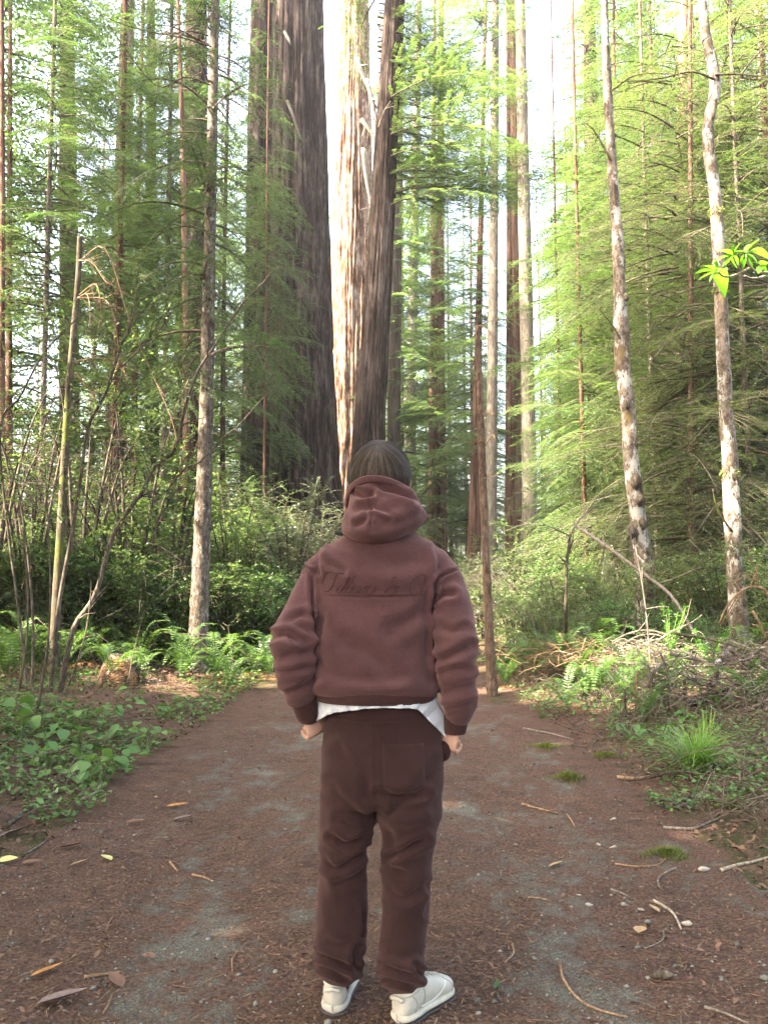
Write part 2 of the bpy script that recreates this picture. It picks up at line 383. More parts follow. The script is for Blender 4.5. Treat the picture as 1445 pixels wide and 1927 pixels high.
def at_height(ax, r, z):
    i = int(np.argmin(np.abs(ax[:, 2] - z))); return ax[i], r[i]

# ------------------------------------------------------------------ boughs and crowns
def bough(rng, L, droop, rise=.12, twig=.5, step=.085, leaf=.065, lw=.0135, gap=.055, flat=.15, bare=.12):
    """a flat conifer spray along +x: (leaf quads, wood tube)"""
    n = 14; s = np.linspace(0, 1, n)
    ax = np.column_stack([s * L, .05 * L * np.sin(s * 4 + rng.random() * 6) * s, rise * L * s - droop * L * s * s])
    k = max(4, int(L * (1 - bare) / step)); ts = bare + (1 - bare) * (np.arange(k) + rng.random(k) * .6) / k
    org = np.column_stack([np.interp(ts, s, ax[:, c]) for c in range(3)])
    tan = unit(np.column_stack([np.interp(ts, s, np.gradient(ax[:, c])) for c in range(3)]))
    side = np.where(np.arange(k) % 2 == 0, 1.0, -1.0)
    tl = twig * min(L, 2.2) * (.35 + .65 * np.sin(np.pi * np.clip((1 - ts) * .85 + .1, 0, 1))) * (.6 + .6 * rng.random(k))
    an = np.radians(48 + 22 * rng.random(k)) * side
    lat = np.column_stack([-tan[:, 1], tan[:, 0], np.zeros(k)]); lat = unit(lat)
    td = unit(tan * np.cos(an)[:, None] + lat * np.sin(an)[:, None] + np.array([0, 0, 1.]) * (rng.random(k)[:, None] - .55) * flat * 2)
    B, D, N, T = [], [], [], []
    for i in range(k):
        m = max(3, int(tl[i] / gap)); q = (np.arange(m) + rng.random(m) * .5) / m
        sag = -.22 * tl[i] * q * q
        pos = org[i] + td[i] * (q * tl[i])[:, None]; pos[:, 2] += sag
        w = np.cross(td[i], [0, 0, 1.]); w /= np.linalg.norm(w) + 1e-9
        for sd in (1, -1):
            a = np.radians(38 + 25 * rng.random(m))[:, None]
            d = td[i] * np.cos(a) + w * np.sin(a) * sd + np.array([0, 0, 1.]) * (rng.random(m)[:, None] - .6) * .5
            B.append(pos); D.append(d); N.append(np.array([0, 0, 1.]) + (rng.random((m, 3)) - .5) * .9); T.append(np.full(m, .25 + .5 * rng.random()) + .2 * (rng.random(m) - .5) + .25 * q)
    B, D, N, T = [np.concatenate(v) for v in (B, D, N, T)]
    V, Q = leaf_quads(B, D, N, leaf * (.7 + .6 * rng.random(len(B))), lw * (.8 + .5 * rng.random(len(B))), .15)
    wood = tube(ax, np.linspace(.011 * L + .004, .003, n), 3, False)
    tw = MB()
    for i in range(0, k, 1):
        e = org[i] + td[i] * tl[i] * .9; e[2] -= .18 * tl[i]
        wv = np.array([0, 0, .0035]); m_ = (org[i] + e) / 2 + np.array([0, 0, .03 * tl[i]])
        tw.add(np.array([org[i] - wv, org[i] + wv, m_ + wv, m_ - wv, e, ]), [[0, 1, 2, 3]], [[3, 2, 4]])
    return V, Q, np.repeat(T, 4), wood, (np.concatenate(tw.V), np.concatenate(tw.Q), np.concatenate(tw.T))
def make_crown(seed, z0, z1, n, l0, l1, droop=.35, keep=1.0, shape=1.0, temps=4, mat='conifer', sector=None, elev=0.0, **kw):
    """crown of whorled boughs between heights z0 and z1; returns (foliage mesh, branch mesh)"""
    rng = np.random.default_rng(seed)
    tl = [bough(rng, L, droop * (.7 + .6 * rng.random()), **kw) for L in np.linspace(min(l0, l1), max(l0, l1), temps)]
    Ls = np.linspace(min(l0, l1), max(l0, l1), temps)
    lm, wm = MB(), MB()
    for i in range(n):
        u = (i + rng.random()) / n; z = z0 + (z1 - z0) * u
        L = (l0 + (l1 - l0) * u ** shape) * (.65 + .55 * rng.random())
        k = int(np.argmin(np.abs(Ls - L))); sc = L / Ls[k]
        a = rng.random() * 2 * math.pi if sector is None else sector[0] + (rng.random() - .5) * sector[1]
        Mx = rotz(a) @ roty(-(elev + (rng.random() - .5) * .5)) @ rotx((rng.random() - .5) * .7) * sc
        off = np.array([(rng.random() - .5) * .1, (rng.random() - .5) * .1, z])
        V, Q, T, wd, tw = tl[k]
        if keep < 1:
            sel = rng.random(len(Q)) < keep; Qk = Q[sel]; u2, inv = np.unique(Qk, return_inverse=True); V_, Q_, T_ = V[u2], inv.reshape(Qk.shape), T[u2]
        else: V_, Q_, T_ = V, Q, T
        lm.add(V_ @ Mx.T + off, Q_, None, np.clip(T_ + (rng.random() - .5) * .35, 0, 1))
        wm.add(wd[0] @ Mx.T + off, wd[1], None); wm.add(tw[0] @ Mx.T + off, tw[1], tw[2])
    return lm.mesh('crown', M[mat]), wm.mesh('branches', M['dark_stem'])
CR = {}
CR['full'] = make_crown(1, 1.6, 17, 138, 2.9, .7, .42, mat='conifer', shape=1.3, leaf=.088, lw=.029)
CR['layer'] = make_crown(2, 3.0, 22, 122, 3.4, .8, .30, mat='conifer', shape=1.2, flat=.08, rise=.05, leaf=.098, lw=.034, gap=.062)
CR['hem'] = make_crown(3, 1.0, 15, 150, 3.0, 1.0, .50, mat='hemlock', shape=1.4, twig=.45, leaf=.072, lw=.024, gap=.057)
CR['olive'] = make_crown(4, .8, 13, 125, 2.9, 1.4, .42, keep=.85, mat='olive', shape=1.2, leaf=.060, lw=.019, gap=.052)
CR['wispy'] = make_crown(5, 3.2, 13.5, 95, 2.6, 1.2, .38, keep=.9, mat='hemlock', shape=1.2, leaf=.075, lw=.023)
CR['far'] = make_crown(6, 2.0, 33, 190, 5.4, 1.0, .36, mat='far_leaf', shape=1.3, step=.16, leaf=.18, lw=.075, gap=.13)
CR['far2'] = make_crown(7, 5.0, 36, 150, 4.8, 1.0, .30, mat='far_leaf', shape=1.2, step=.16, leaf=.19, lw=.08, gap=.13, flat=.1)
CR['block'] = make_crown(8, 4.0, 24, 105, 4.4, 1.6, .34, mat='conifer', shape=1.6, step=.26, leaf=.30, lw=.17, gap=.22)
CR['spray'] = make_crown(9, 12.4, 19, 46, 3.6, 2.6, .34, mat='conifer', sector=(.05, 1.3), leaf=.085, lw=.028, gap=.055, twig=.6)
GT = {}
for nm, mt, r0 in (('dark', 'redwood_red', .13), ('pale', 'pale_bark', .20), ('brown', 'spruce_bark', .12), ('far', 'far_bark', .17), ('hazy', 'hazy_bark', .17)):
    ax = np.column_stack([.15 * np.sin(np.linspace(0, 3, 40)), .1 * np.sin(np.linspace(0, 5, 40)), np.linspace(-.4, 32, 40)])
    GT[nm] = MB().tube(ax, np.linspace(1, .12, 40) * r0 * (1 + .4 * np.exp(-np.arange(40) / 1.5)), 12, True, .5, smooth_noise_disp(2.2, .7, .09, seed=len(nm))).mesh('trunk', M[mt], True)
CROWNS = []
def crown_on(root, kind, sc=1.0, rot=0.0, dz=0.0, loc=(0, 0)):
    lm, wm = CR[kind]
    b = None if kind == 'block' else link('branches', wm, root, (loc[0], loc[1], dz), (0, 0, rot), sc)
    if b: tag(b, kind='stuff')
    o = link('crown', lm, root, (loc[0], loc[1], dz), (0, 0, rot), sc); CROWNS.append(o); return o
def std_tree(x, y, kind, crown, label, th=1.0, tr='dark', csc=None, rot=None, group=None, cat='tree', z=None, dz=0):
    """a tree made of the shared trunk and crown shapes"""
    root = tag(link(kind, None, loc=(x, y, float(gh(x, y)) if z is None else z)), label, cat, group)
    link('trunk', GT[tr], root, (0, 0, 0), (0, 0, R.random() * 6), (th, th, 1.0))
    crown_on(root, crown, csc or (.9 + .25 * R.random()), R.random() * 6.28 if rot is None else rot, dz)
    return root
def pxx(px, d): return float(P(px, 1095, d)[0])
# ------------------------------------------------------------------ the trees one can name
def branch_tube(name, pts, r0, r1, mat, root=None, n=14, seg=5, label=None, cat=None, group=None, twigs=0, rng=R, tl=.25):
    p = spline(pts, n); mb = MB().tube(p, np.linspace(r0, r1, n), seg)
    for k in range(twigs):
        i = int(rng.integers(2, n - 1)); t = unit(p[min(i + 1, n - 1)] - p[i - 1]); dd = unit(t + (rng.random(3) - .5) * 1.7)
        L = tl * (.5 + rng.random()); e = p[i] + dd * L * .5; f = p[i] + dd * L + (rng.random(3) - .5) * .25 * L
        mb.tube(np.array([p[i], e, f]), [r1 * 1.1, r1 * .8, r1 * .4], 3, False)
    if root is not None:
        o = link(name, mb.mesh(name, mat, True, np.array(root.location)), root)
    else:
        b = p[0]; o = tag(link(name, mb.mesh(name, mat, True, b), loc=b), label, cat, group)
    return o
# great redwood, two or three fused stems
giant, gax, gr, gb = make_trunk('giant_redwood', 'giant old redwood with deeply furrowed grey and red trunk', [(560, 1060, 168), (558, 900, 150), (557, 700, 138), (557, 500, 131), (558, 250, 117), (557, 0, 106)], 36, M['redwood'], 26, 170, 280,
    furrows(1, 6.0, .15, ((-1.62, .10, .16), (-1.1, .07, .10), (-2.35, .07, .09), (-.75, .06, .08))), flare=.18)
for k, (a, b, c) in enumerate((((541, 190), (553, 222), (566, 262)), ((536, 60), (545, 78), (548, 86)))):
    branch_tube('dead_branch', [P(*a, 34.35), P(*b, 34.1), P(*c, 34.2)], .08, .04, M['grey_twig'], giant)
# sunlit redwood behind it
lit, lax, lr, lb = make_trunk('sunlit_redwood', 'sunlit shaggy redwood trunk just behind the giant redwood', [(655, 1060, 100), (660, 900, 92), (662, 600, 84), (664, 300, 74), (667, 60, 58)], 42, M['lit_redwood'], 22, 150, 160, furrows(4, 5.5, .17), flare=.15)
for q in ([(683, 280), (688, 330), (697, 385), (694, 400)], [(672, 110), (682, 140), (700, 180), (706, 200)], [(690, 150), (700, 190), (708, 230)], [(680, 225), (695, 245), (706, 262)]):
    branch_tube('dead_branch', [P(*c, 39.4) for c in q], .13, .04, M['dead_wood'], lit, twigs=9, tl=.9)
# leaning redwood in front
lean, nax, nr, nb = make_trunk('leaning_redwood', 'slim straight-grained redwood leaning right in front of the sunlit one', [(686, 1100, 78), (692, 900, 66), (697, 780, 58), (711, 560, 51), (724, 320, 46), (735, 130, 42), (743, 0, 40)], 24, M['redwood'], 16, 120, 130, furrows(8, 6.0, .15), flare=.1)
crown_on(lean, 'spray', 1.0, 0, 0, (.42, -.05))
crown_on(lean, 'layer', (.75, .75, .9), 1.0, 16.5, (.5, 0))
branch_tube('dead_branch', [P(712, 240, 23.6), P(722, 210, 23.5), P(735, 190, 23.5)], .03, .01, M['dead_wood'], lean, twigs=5, tl=.4)
TUN += [(lit_p, 2.6) for lit_p in (P(650, 620, 42), P(655, 500, 42), P(652, 760, 42), P(650, 900, 42))] + [(P(660, 300, 42), 1.3), (P(660, 180, 42), 1.5)]
# left group
t, a_, r_, b_ = make_trunk('young_spruce', 'slender spotted trunk with ringed knots standing among the left ferns', [(374, 1190, 35), (381, 1000, 31), (388, 800, 27), (393, 560, 24), (399, 300, 20), (405, 0, 17)], 12.3, M['spruce_bark'], 5, 110, 16,
    lambda a, pts: 1 + .06 * (vn(np.cos(a) * 2 + 3, np.sin(a) * 2, pts[:, 2:3] * 3) - .5) + .13 * np.maximum(0, np.sin(pts[:, 2:3] * 12.5 + .8 * np.sin(pts[:, 2:3] * 2))) ** 8, flare=.12)
crown_on(t, 'wispy', (.55, .55, 1.0), 2.2, 1.2)
for py, sx, ln in ((905, 1, 14), (845, -1, 18), (830, 1, 30), (700, -1, 40), (740, 1, 50), (560, -1, 25), (640, 1, 22)):
    q, rr = at_height(a_, r_, P(390, py, 12.3)[2]); e = np.array([sx * ln * 12.3 / F, -.15, .04])
    branch_tube('branch', [q, q + e * .5 + [0, 0, .03], q + e], .012, .004, M['dark_stem'], t, 6, 4)
for q in ([(396, 160), (350, 145), (290, 158), (190, 25)], [(398, 88), (340, 70), (260, 55), (180, 25)], [(394, 245), (330, 262), (250, 300), (190, 300)], [(396, 35), (350, 60), (310, 100), (292, 200)]):
    branch_tube('branch', [P(*c, 12.2 - .25 * i) for i, c in enumerate(q)], .016, .004, M['dark_stem'], t, 18, 4, twigs=10)
nest = MB(); rg = np.random.default_rng(5)
for k in range(70):
    c = P(375 + rg.normal() * 14, 578 + rg.normal() * 10, 12.0 + rg.normal() * .08); nest.tube(np.array([c, c + (rg.random(3) - .5) * .2]), [.006, .003], 3, False)
tag(link('twig_clump', nest.mesh('twig_clump', M['dark_stem'], False, b_), t), kind='stuff')
t, a_, r_, b_ = make_trunk('broken_snag', 'mossy thin snag with a broken sunlit top and drooping dead branches', [(100, 1290, 20), (108, 1120, 17), (118, 950, 15), (127, 780, 13), (138, 640, 12), (148, 520, 11), (151, 445, 9)], 10.8, M['mossy_stem'], 0, 80, 14, flare=.15)
for k, q in enumerate(([(149, 490), (175, 495), (200, 530), (232, 545)], [(150, 555), (180, 535), (190, 575), (186, 625)], [(148, 560), (165, 555), (170, 600), (160, 640)], [(147, 560), (205, 570), (225, 660), (240, 720)], [(140, 680), (190, 675), (235, 690)], [(142, 700), (165, 730), (180, 745)], [(152, 490), (200, 470), (250, 620), (320, 780), (335, 850)])):
    branch_tube('dead_branch', [P(*c, 10.7 - .12 * i) for i, c in enumerate(q)], .010, .003, M['tan_twig'], t, 18, 4, twigs=16, tl=.35)
def plain_trunk(kind, label, pts, d, mat, extra=14, seg=14, crown=None, csc=1, crot=0, cdz=0, **kw):
    root, a, r, b = make_trunk(kind, label, pts, d, M[mat], extra, 60, seg, **kw)
    if crown: crown_on(root, crown, csc, crot, cdz)
    return root, a, r, b
plain_trunk('redwood', 'furrowed brown trunk lit on its left edge, behind the spotted slender trunk', [(366, 1060, 62), (367, 800, 54), (368, 400, 47), (370, 0, 40)], 26, 'redwood', disp=furrows(12, 4, .12), seg=60, crown='layer', csc=(.75,.75,1.1), cdz=7)
plain_trunk('redwood', 'redwood half veiled by green boughs, close to the left side of the giant redwood', [(478, 1060, 56), (481, 800, 52), (486, 400, 47), (493, 0, 42)], 31, 'redwood', disp=furrows(14, 5, .16), seg=80, crown='full', csc=(.75,.75,1.25), crot=2, cdz=4)
plain_trunk('thin_redwood', 'thin reddish stem with bare stubs left of the furrowed brown trunk', [(352, 1050, 16), (350, 700, 13), (345, 300, 10), (336, 20, 7)], 19, 'redwood_red', 4)
plain_trunk('redwood', 'dull trunk half hidden in bright foliage left of the thin red stem', [(287, 1060, 30), (286, 560, 24), (285, 200, 19)], 33, 'far_bark', crown='far', csc=.8, crot=1)
plain_trunk('redwood', 'blurred brown trunk seen above the broken snag', [(132, 1060, 42), (131, 600, 36), (128, 200, 30)], 34, 'far_bark', crown='far', csc=.85, crot=2)
plain_trunk('thin_redwood', 'dark thin stem at the extreme left edge', [(3, 1080, 16), (4, 700, 13), (5, 300, 10), (4, 0, 9)], 17, 'redwood_red', 8)
plain_trunk('thin_redwood', 'thin stem a little right of the left edge, rising from the undergrowth', [(19, 1080, 14), (18, 700, 12), (19, 420, 10)], 20, 'redwood_red', 6)
plain_trunk('redwood', 'dim thick trunk in the shade behind the dark arching stems', [(215, 1080, 44), (220, 800, 40), (228, 500, 36)], 27, 'far_bark', disp=furrows(15, 4, .1), seg=40, crown='full', csc=1.0, crot=1)
# middle group
plain_trunk('redwood', 'shaded trunk rising directly behind the head of the person', [(738, 1060, 30), (741, 840, 27), (744, 560, 24), (748, 300, 20)], 44, 'far_bark', crown='far2', csc=.85, cdz=2)
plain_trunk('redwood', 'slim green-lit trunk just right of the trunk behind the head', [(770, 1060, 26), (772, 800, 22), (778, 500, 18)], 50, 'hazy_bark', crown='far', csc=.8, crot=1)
plain_trunk('redwood', 'dark straight trunk clothed in layered green boughs, right of the head', [(828, 1060, 27), (828, 900, 24), (827, 600, 20), (829, 230, 13)], 44, 'redwood_red', 6, crown='layer', csc=1.15, crot=3)
plain_trunk('redwood', 'slim dark trunk touching the left side of the layered one', [(811, 1060, 14), (812, 900, 12), (814, 600, 10)], 46, 'redwood_red', 8)
plain_trunk('redwood', 'dark leaning trunk just behind the orange ringed stem', [(892, 1020, 24), (895, 880, 20), (900, 620, 14), (907, 300, 9)], 38, 'redwood_red', 8, crown='layer', csc=.9, crot=5, cdz=4)
plain_trunk('spruce', 'narrower of the two pale grey trunks right of the middle', [(922, 1060, 24), (925, 800, 21), (929, 400, 17), (932, 0, 14)], 34, 'pale_bark', crown='layer', csc=.95, crot=2, cdz=15)
plain_trunk('redwood', 'thin dark trunk against the wider dark one between the pale trunks', [(957, 1040, 15), (957, 800, 13), (958, 500, 11), (957, 380, 9)], 38, 'redwood_red')
plain_trunk('redwood', 'wider dark trunk close beside the wider pale grey trunk', [(968, 1040, 27), (969, 800, 23), (969, 500, 19), (966, 250, 15)], 40, 'redwood_red', disp=furrows(21, 4, .1), seg=40)
plain_trunk('spruce', 'wider pale grey trunk standing before the white gap of sky', [(996, 1060, 31), (995, 850, 27), (988, 500, 25), (983, 250, 22), (978, 0, 20)], 33, 'pale_bark', seg=24)
t, a_, r_, b_ = make_trunk('orange_ringed_stem', 'thin orange-brown stem with ringed knots at the right path edge', [(926, 1306, 19), (920, 1180, 17), (912, 1000, 15), (906, 850, 14), (902, 720, 12), (898, 612, 9)], 10, M['orange_bark'], 0, 130, 12,
    lambda a, pts: 1 + .08 * (vn(np.cos(a) * 2, np.sin(a) * 2, pts[:, 2:3] * 4) - .5) + .22 * np.maximum(0, np.sin(pts[:, 2:3] * 15)) ** 14, flare=.1)
for q in ([(902, 700), (885, 694), (873, 690)], [(898, 616), (930, 602), (990, 602)], [(899, 614), (915, 618), (938, 655)], [(906, 780), (930, 778)], [(908, 830), (885, 832)], [(910, 900), (935, 895)], [(907, 850), (925, 820), (932, 824)], [(899, 615), (888, 640)]):
    branch_tube('branch', [P(*c, 9.95 - .05 * i) for i, c in enumerate(q)], .007, .003, M['tan_twig'], t, 8, 4, twigs=2, tl=.1)
# right group
plain_trunk('redwood', 'purple-brown trunk behind the left of the two mottled alders', [(1128, 1060, 40), (1124, 800, 36), (1118, 500, 31), (1112, 250, 27), (1108, 40, 23)], 33, 'redwood', disp=furrows(31, 4, .1), seg=50, crown='layer', csc=1.2, crot=1, cdz=5)
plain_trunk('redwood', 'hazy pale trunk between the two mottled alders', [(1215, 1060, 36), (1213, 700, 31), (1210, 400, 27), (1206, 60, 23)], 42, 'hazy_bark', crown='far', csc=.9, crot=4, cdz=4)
plain_trunk('thin_redwood', 'thin straight orange stem left of the right-hand mottled alder', [(1300, 1190, 15), (1300, 900, 12), (1299, 500, 10), (1298, 180, 8), (1297, 0, 7)], 17, 'orange_bark', 5, crown='olive', csc=1.0, crot=3)
plain_trunk('redwood', 'short lit trunk piece glowing behind the thin straight orange stem', [(1281, 1100, 34), (1281, 900, 30), (1282, 600, 26)], 24, 'lit_redwood', 8, crown='hem', csc=1.1, crot=2)  # its glow is painted by the paler sunlit bark colour
al1, a_, r_, b_ = make_trunk('alder', 'mottled white alder, the left one, dark burls on its lower trunk', [(1218, 1180, 36), (1206, 1030, 33), (1190, 900, 30), (1182, 800, 27), (1172, 690, 27), (1166, 560, 25), (1160, 430, 21), (1150, 300, 18), (1144, 180, 17), (1138, 60, 14), (1137, 0, 13)], 15, M['alder'], 6, 120, 16, smooth_noise_disp(1.6, 2.2, .30, seed=3), flare=.15)
for (x, y, s) in ((1195, 905, .16), (1203, 940, .12), (1186, 1000, .14), (1208, 985, .12), (1218, 1075, .15), (1176, 560, .07), (1178, 760, .10)):
    c = P(x, y, 14.85); mb = MB(); rg = np.random.default_rng(x)
    mb.tube(np.array([c + [0, 0, -s], c + [.02, -.03, -s * .4], c + [-.01, -.04, s * .3], c + [0, 0, s]]), [.02, s * .7, s * .6, .02], 9, True, .5, smooth_noise_disp(1.6, 7, .55, seed=x))
    link('burl', mb.mesh('burl', M['dark_stem'], True, b_), al1)
for q in ([(1168, 640), (1150, 610), (1125, 580)], [(1150, 170), (1200, 140), (1290, 140)], [(1148, 300), (1120, 250), (1100, 230)]):
    branch_tube('branch', [P(*c, 14.9 - .1 * i) for i, c in enumerate(q)], .022, .006, M['mossy_stem'], al1, 12, 5, twigs=5)
al2, a_, r_, b_ = make_trunk('alder', 'mottled white alder, the right one, crooked with a bend near its top', [(1392, 1240, 34), (1386, 1120, 31), (1377, 980, 29), (1372, 860, 29), (1364, 760, 27), (1357, 600, 24), (1350, 470, 22), (1346, 380, 22), (1334, 290, 22), (1333, 230, 21), (1345, 165, 21), (1341, 130, 22), (1330, 80, 18), (1320, 0, 17)], 13, M['alder'], 6, 130, 16, smooth_noise_disp(1.6, 2.4, .28, seed=8), flare=.15)
for q in ([(1345, 150), (1300, 135), (1240, 148), (1160, 155)], [(1345, 140), (1390, 140), (1445, 146)], [(1378, 960), (1392, 985), (1412, 1005)], [(1376, 1000), (1350, 960), (1340, 920)]):
    branch_tube('branch', [P(*c, 12.9 - .1 * i) for i, c in enumerate(q)], .02, .007, M['mossy_stem'], al2, 14, 5, twigs=5)
for py in (760, 545, 400, 895):
    q, rr = at_height(a_, r_, P(1360, py, 13)[2]); mb = MB(); rg = np.random.default_rng(py)
    B = q + unit(rg.normal(size=(160, 3))) * rr * np.array([1.05, 1.05, .8]); V, Q = leaf_quads(B, unit(B - q) + [0, 0, -.7], rg.normal(size=(160, 3)), .06, .02)
    link('moss_collar', mb.add(V, Q, None, rg.random(len(V))).mesh('moss_collar', M['moss'], False, b_), al2)
plain_trunk('thin_redwood', 'faint thin stem near the right edge behind the crooked alder', [(1432, 1080, 14), (1431, 600, 12), (1430, 100, 9)], 21, 'hazy_bark', crown='olive', csc=1.15, crot=1)

# ------------------------------------------------------------------ other trees, front rows then far rows
ROWS = {}
def row_tree(row, px, d, kind, crown, th, tr, csc=None, rot=None, dz=0):
    ROWS.setdefault(row, []).append((px, std_tree(pxx(px, d), d, kind, crown, None, th, tr, csc, rot, dz=dz)))
for px, d, crown, th, tr, csc, dz in ((75, 18, 'hem', .6, 'brown', .7, 6), (205, 20, 'full', .8, 'dark', .65, 7), (300, 21, 'layer', .7, 'brown', .7, 4), (-70, 24, 'layer', 1, 'dark', .7, 1), (250, 26, 'layer', .9, 'dark', .7, 3), (420, 27, 'hem', .8, 'dark', .6, 2), (330, 29, 'full', .8, 'dark', .6, 0), (497, 24, 'wispy', .4, 'dark', (.6, .6, .75), 4.0)):
    row_tree('left', px, d, 'young_conifer', crown, th, tr, csc, None, dz)
for px, d, crown, th, tr, csc in ((1105, 21, 'full', .5, 'dark', .75), (1165, 23, 'hem', .7, 'dark', 1.0), (1240, 19, 'olive', .5, 'brown', 1.05), (1330, 20, 'hem', .6, 'brown', 1.05), (1415, 16.5, 'olive', .5, 'brown', 1.05), (1470, 18, 'hem', .7, 'dark', 1.15), (1260, 26, 'full', .8, 'dark', 1.2), (1400, 26, 'full', .9, 'dark', 1.25), (1180, 29, 'layer', 1.0, 'dark', 1.2), (1060, 27, 'hem', .45, 'dark', .45)):
    row_tree('right', px, d, 'young_conifer', crown, th, tr, csc)
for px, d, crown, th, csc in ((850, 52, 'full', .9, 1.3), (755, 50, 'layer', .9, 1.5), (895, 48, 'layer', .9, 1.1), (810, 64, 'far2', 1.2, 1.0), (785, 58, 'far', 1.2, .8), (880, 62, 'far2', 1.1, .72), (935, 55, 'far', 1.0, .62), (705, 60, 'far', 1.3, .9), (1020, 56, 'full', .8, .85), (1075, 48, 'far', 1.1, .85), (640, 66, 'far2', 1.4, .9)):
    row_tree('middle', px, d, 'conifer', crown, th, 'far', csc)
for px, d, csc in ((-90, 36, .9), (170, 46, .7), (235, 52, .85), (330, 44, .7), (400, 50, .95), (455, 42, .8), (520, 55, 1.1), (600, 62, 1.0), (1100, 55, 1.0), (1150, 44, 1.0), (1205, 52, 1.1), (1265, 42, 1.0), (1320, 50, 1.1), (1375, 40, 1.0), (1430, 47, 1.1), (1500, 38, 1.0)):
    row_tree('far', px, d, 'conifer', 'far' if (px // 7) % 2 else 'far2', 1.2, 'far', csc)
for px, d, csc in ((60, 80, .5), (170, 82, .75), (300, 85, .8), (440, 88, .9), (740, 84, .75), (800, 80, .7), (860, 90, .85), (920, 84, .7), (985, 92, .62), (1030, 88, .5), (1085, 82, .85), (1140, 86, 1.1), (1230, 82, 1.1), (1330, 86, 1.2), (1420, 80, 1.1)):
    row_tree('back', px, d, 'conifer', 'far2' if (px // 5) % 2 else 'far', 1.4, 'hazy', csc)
WHERE = {'left': ('young conifers left of the giant redwood', 'young conifer, {} from the left of the young trees left of the giant redwood'),
         'right': ('young conifers around the alders', 'young conifer, {} from the left of the young trees around the mottled alders'),
         'middle': ('conifers beyond the pale trunks', 'distant bright conifer, {} from the left of those in the middle gap'),
         'far': ('far conifers on both sides', 'far tall conifer, {} from the left of the tall conifers behind the thicket'),
         'back': ('farthest conifers', 'farthest pale conifer, {} from the left of the last row')}
for k, v in ROWS.items():
    for i, (px, o) in enumerate(sorted(v, key=lambda q: q[0])):
        o['label'] = WHERE[k][1].format(ORD[i]); o['group'] = WHERE[k][0]
# trees beside and behind the camera: their crowns keep the sun off the near path
shade = [(-7, 3.5, 1), (-10, -1, 2), (-9.3, 5.3, 3), (-13, 3.2, 1.5), (-17, -1, 4), (-22, 0, 1), (-20, -5, 2), (-11, -7, 3), (8, -3, 1), (10, 3, 2), (5, -8, 2), (-4.5, -8, 4), (-17, 24, 1), (-21, 29, 2), (-15, 30, 3), (-13, 18.5, 2), (-10.5, 9.3, 4)]
for i, (x, y, r) in enumerate(shade):
    std_tree(x, y, 'conifer', 'block' if y < 15 else 'far', 'shade-giving conifer outside the picture, beside or behind the camera', 1.4, 'dark', (.95 if y < 12 else 1.0 if y < 19 else 1.25) + .1 * (i % 3), r, group='conifers outside the picture')
TUN += [(P(495, 150, 31), .8), (P(150, 500, 10.7), .45), (P(142, 640, 10.8), .3), (P(1366, 930, 13), .5), (P(1342, 400, 13), .35), (P(1225, 1225, 9.8), 1.0), (P(1225, 1235, 10.8), .6),
        (at(920, 1300), .35), (at(965, 1295), .35), (at(1010, 1300), .3), (at(500, 1270), .65), (at(470, 1285), .35), (at(300, 1285), .4), (at(240, 1275), .45), (at(340, 1300), .35), (at(190, 1262), .4), (P(1385, 490, 3.4), .40), (P(340, 840, 10.4), .4),
        (P(930, 1090, 17), 1.6), (P(1010, 1060, 18), 1.5), (P(860, 1050, 19), 1.2), (P(1130, 1080, 16), 1.0), (P(480, 1190, 12.5), .4), (P(1135, 1290, 8.6), .3), (P(480, 1195, 11.5), .5), (P(330, 1215, 11.5), .4), (P(120, 1225, 11.5), .4), (P(1130, 1295, 9), .5), (P(1050, 1300, 9.5), .45), (P(500, 960, 16), .7), (P(90, 1000, 12.5), .9), (P(240, 980, 12.8), .9), (P(420, 1060, 13), .6), (at(480, 1288), .5), (P(180, 720, 14), .5)]
# ------------------------------------------------------------------ shrubs
def make_shrub(seed, h, r, n_stem, n_br, n_leaf, L, Wd, mat, stem='dark_stem', up=.5, top=.25, brl=.45):
    rng = np.random.default_rng(seed); lm, wm = MB(), MB()
    for i in range(n_stem):
        a = rng.random() * 6.283; rr = r * (.25 + .75 * rng.random()); hh = h * (.65 + .35 * rng.random())
        e = np.array([math.cos(a) * rr, math.sin(a) * rr, hh])
        ax = spline([[.06 * math.cos(a), .06 * math.sin(a), -.1], [e[0] * .25, e[1] * .25, hh * .4], [e[0] * .6, e[1] * .6, hh * .8], e], 12)
        wm.tube(ax, np.linspace(.009 * h + .004, .004, 12), 4, False)
        for b in range(n_br):
            t = top + (1 - top) * rng.random() ** .8; k = t * 11; o = np.array([np.interp(k, np.arange(12), ax[:, c]) for c in range(3)])
            d = unit(np.array([rng.normal(), rng.normal(), rng.normal() * up + .25])); bl = brl * (.5 + .8 * rng.random())
            s = np.linspace(0, 1, 5)[:, None]; tw = o + d * bl * s + np.array([0, 0, -.3 * bl]) * s * s
            wm.tube(tw, np.linspace(.004, .0018, 5), 3, False)
            q = (np.arange(n_leaf) + rng.random(n_leaf)) / n_leaf
            B = np.column_stack([np.interp(q, s[:, 0], tw[:, c]) for c in range(3)])
            sd = unit(np.cross(d, [0, 0, 1.])) * np.where(np.arange(n_leaf) % 2, 1, -1)[:, None]
            D = unit(sd + d * .6 + rng.normal(size=(n_leaf, 3)) * .35); N = np.array([0, 0, 1.]) + rng.normal(size=(n_leaf, 3)) * .45
            V, Q = leaf_quads(B, D, N, L * (.6 + .7 * rng.random(n_leaf)), Wd * (.7 + .5 * rng.random(n_leaf)), .2)
            lm.add(V, Q, None, np.clip(.45 + rng.normal() * .15 + .2 * (rng.random(n_leaf) - .5), 0, 1).repeat(4))
    return lm.mesh('foliage', M[mat]), wm.mesh('stems', M[stem])
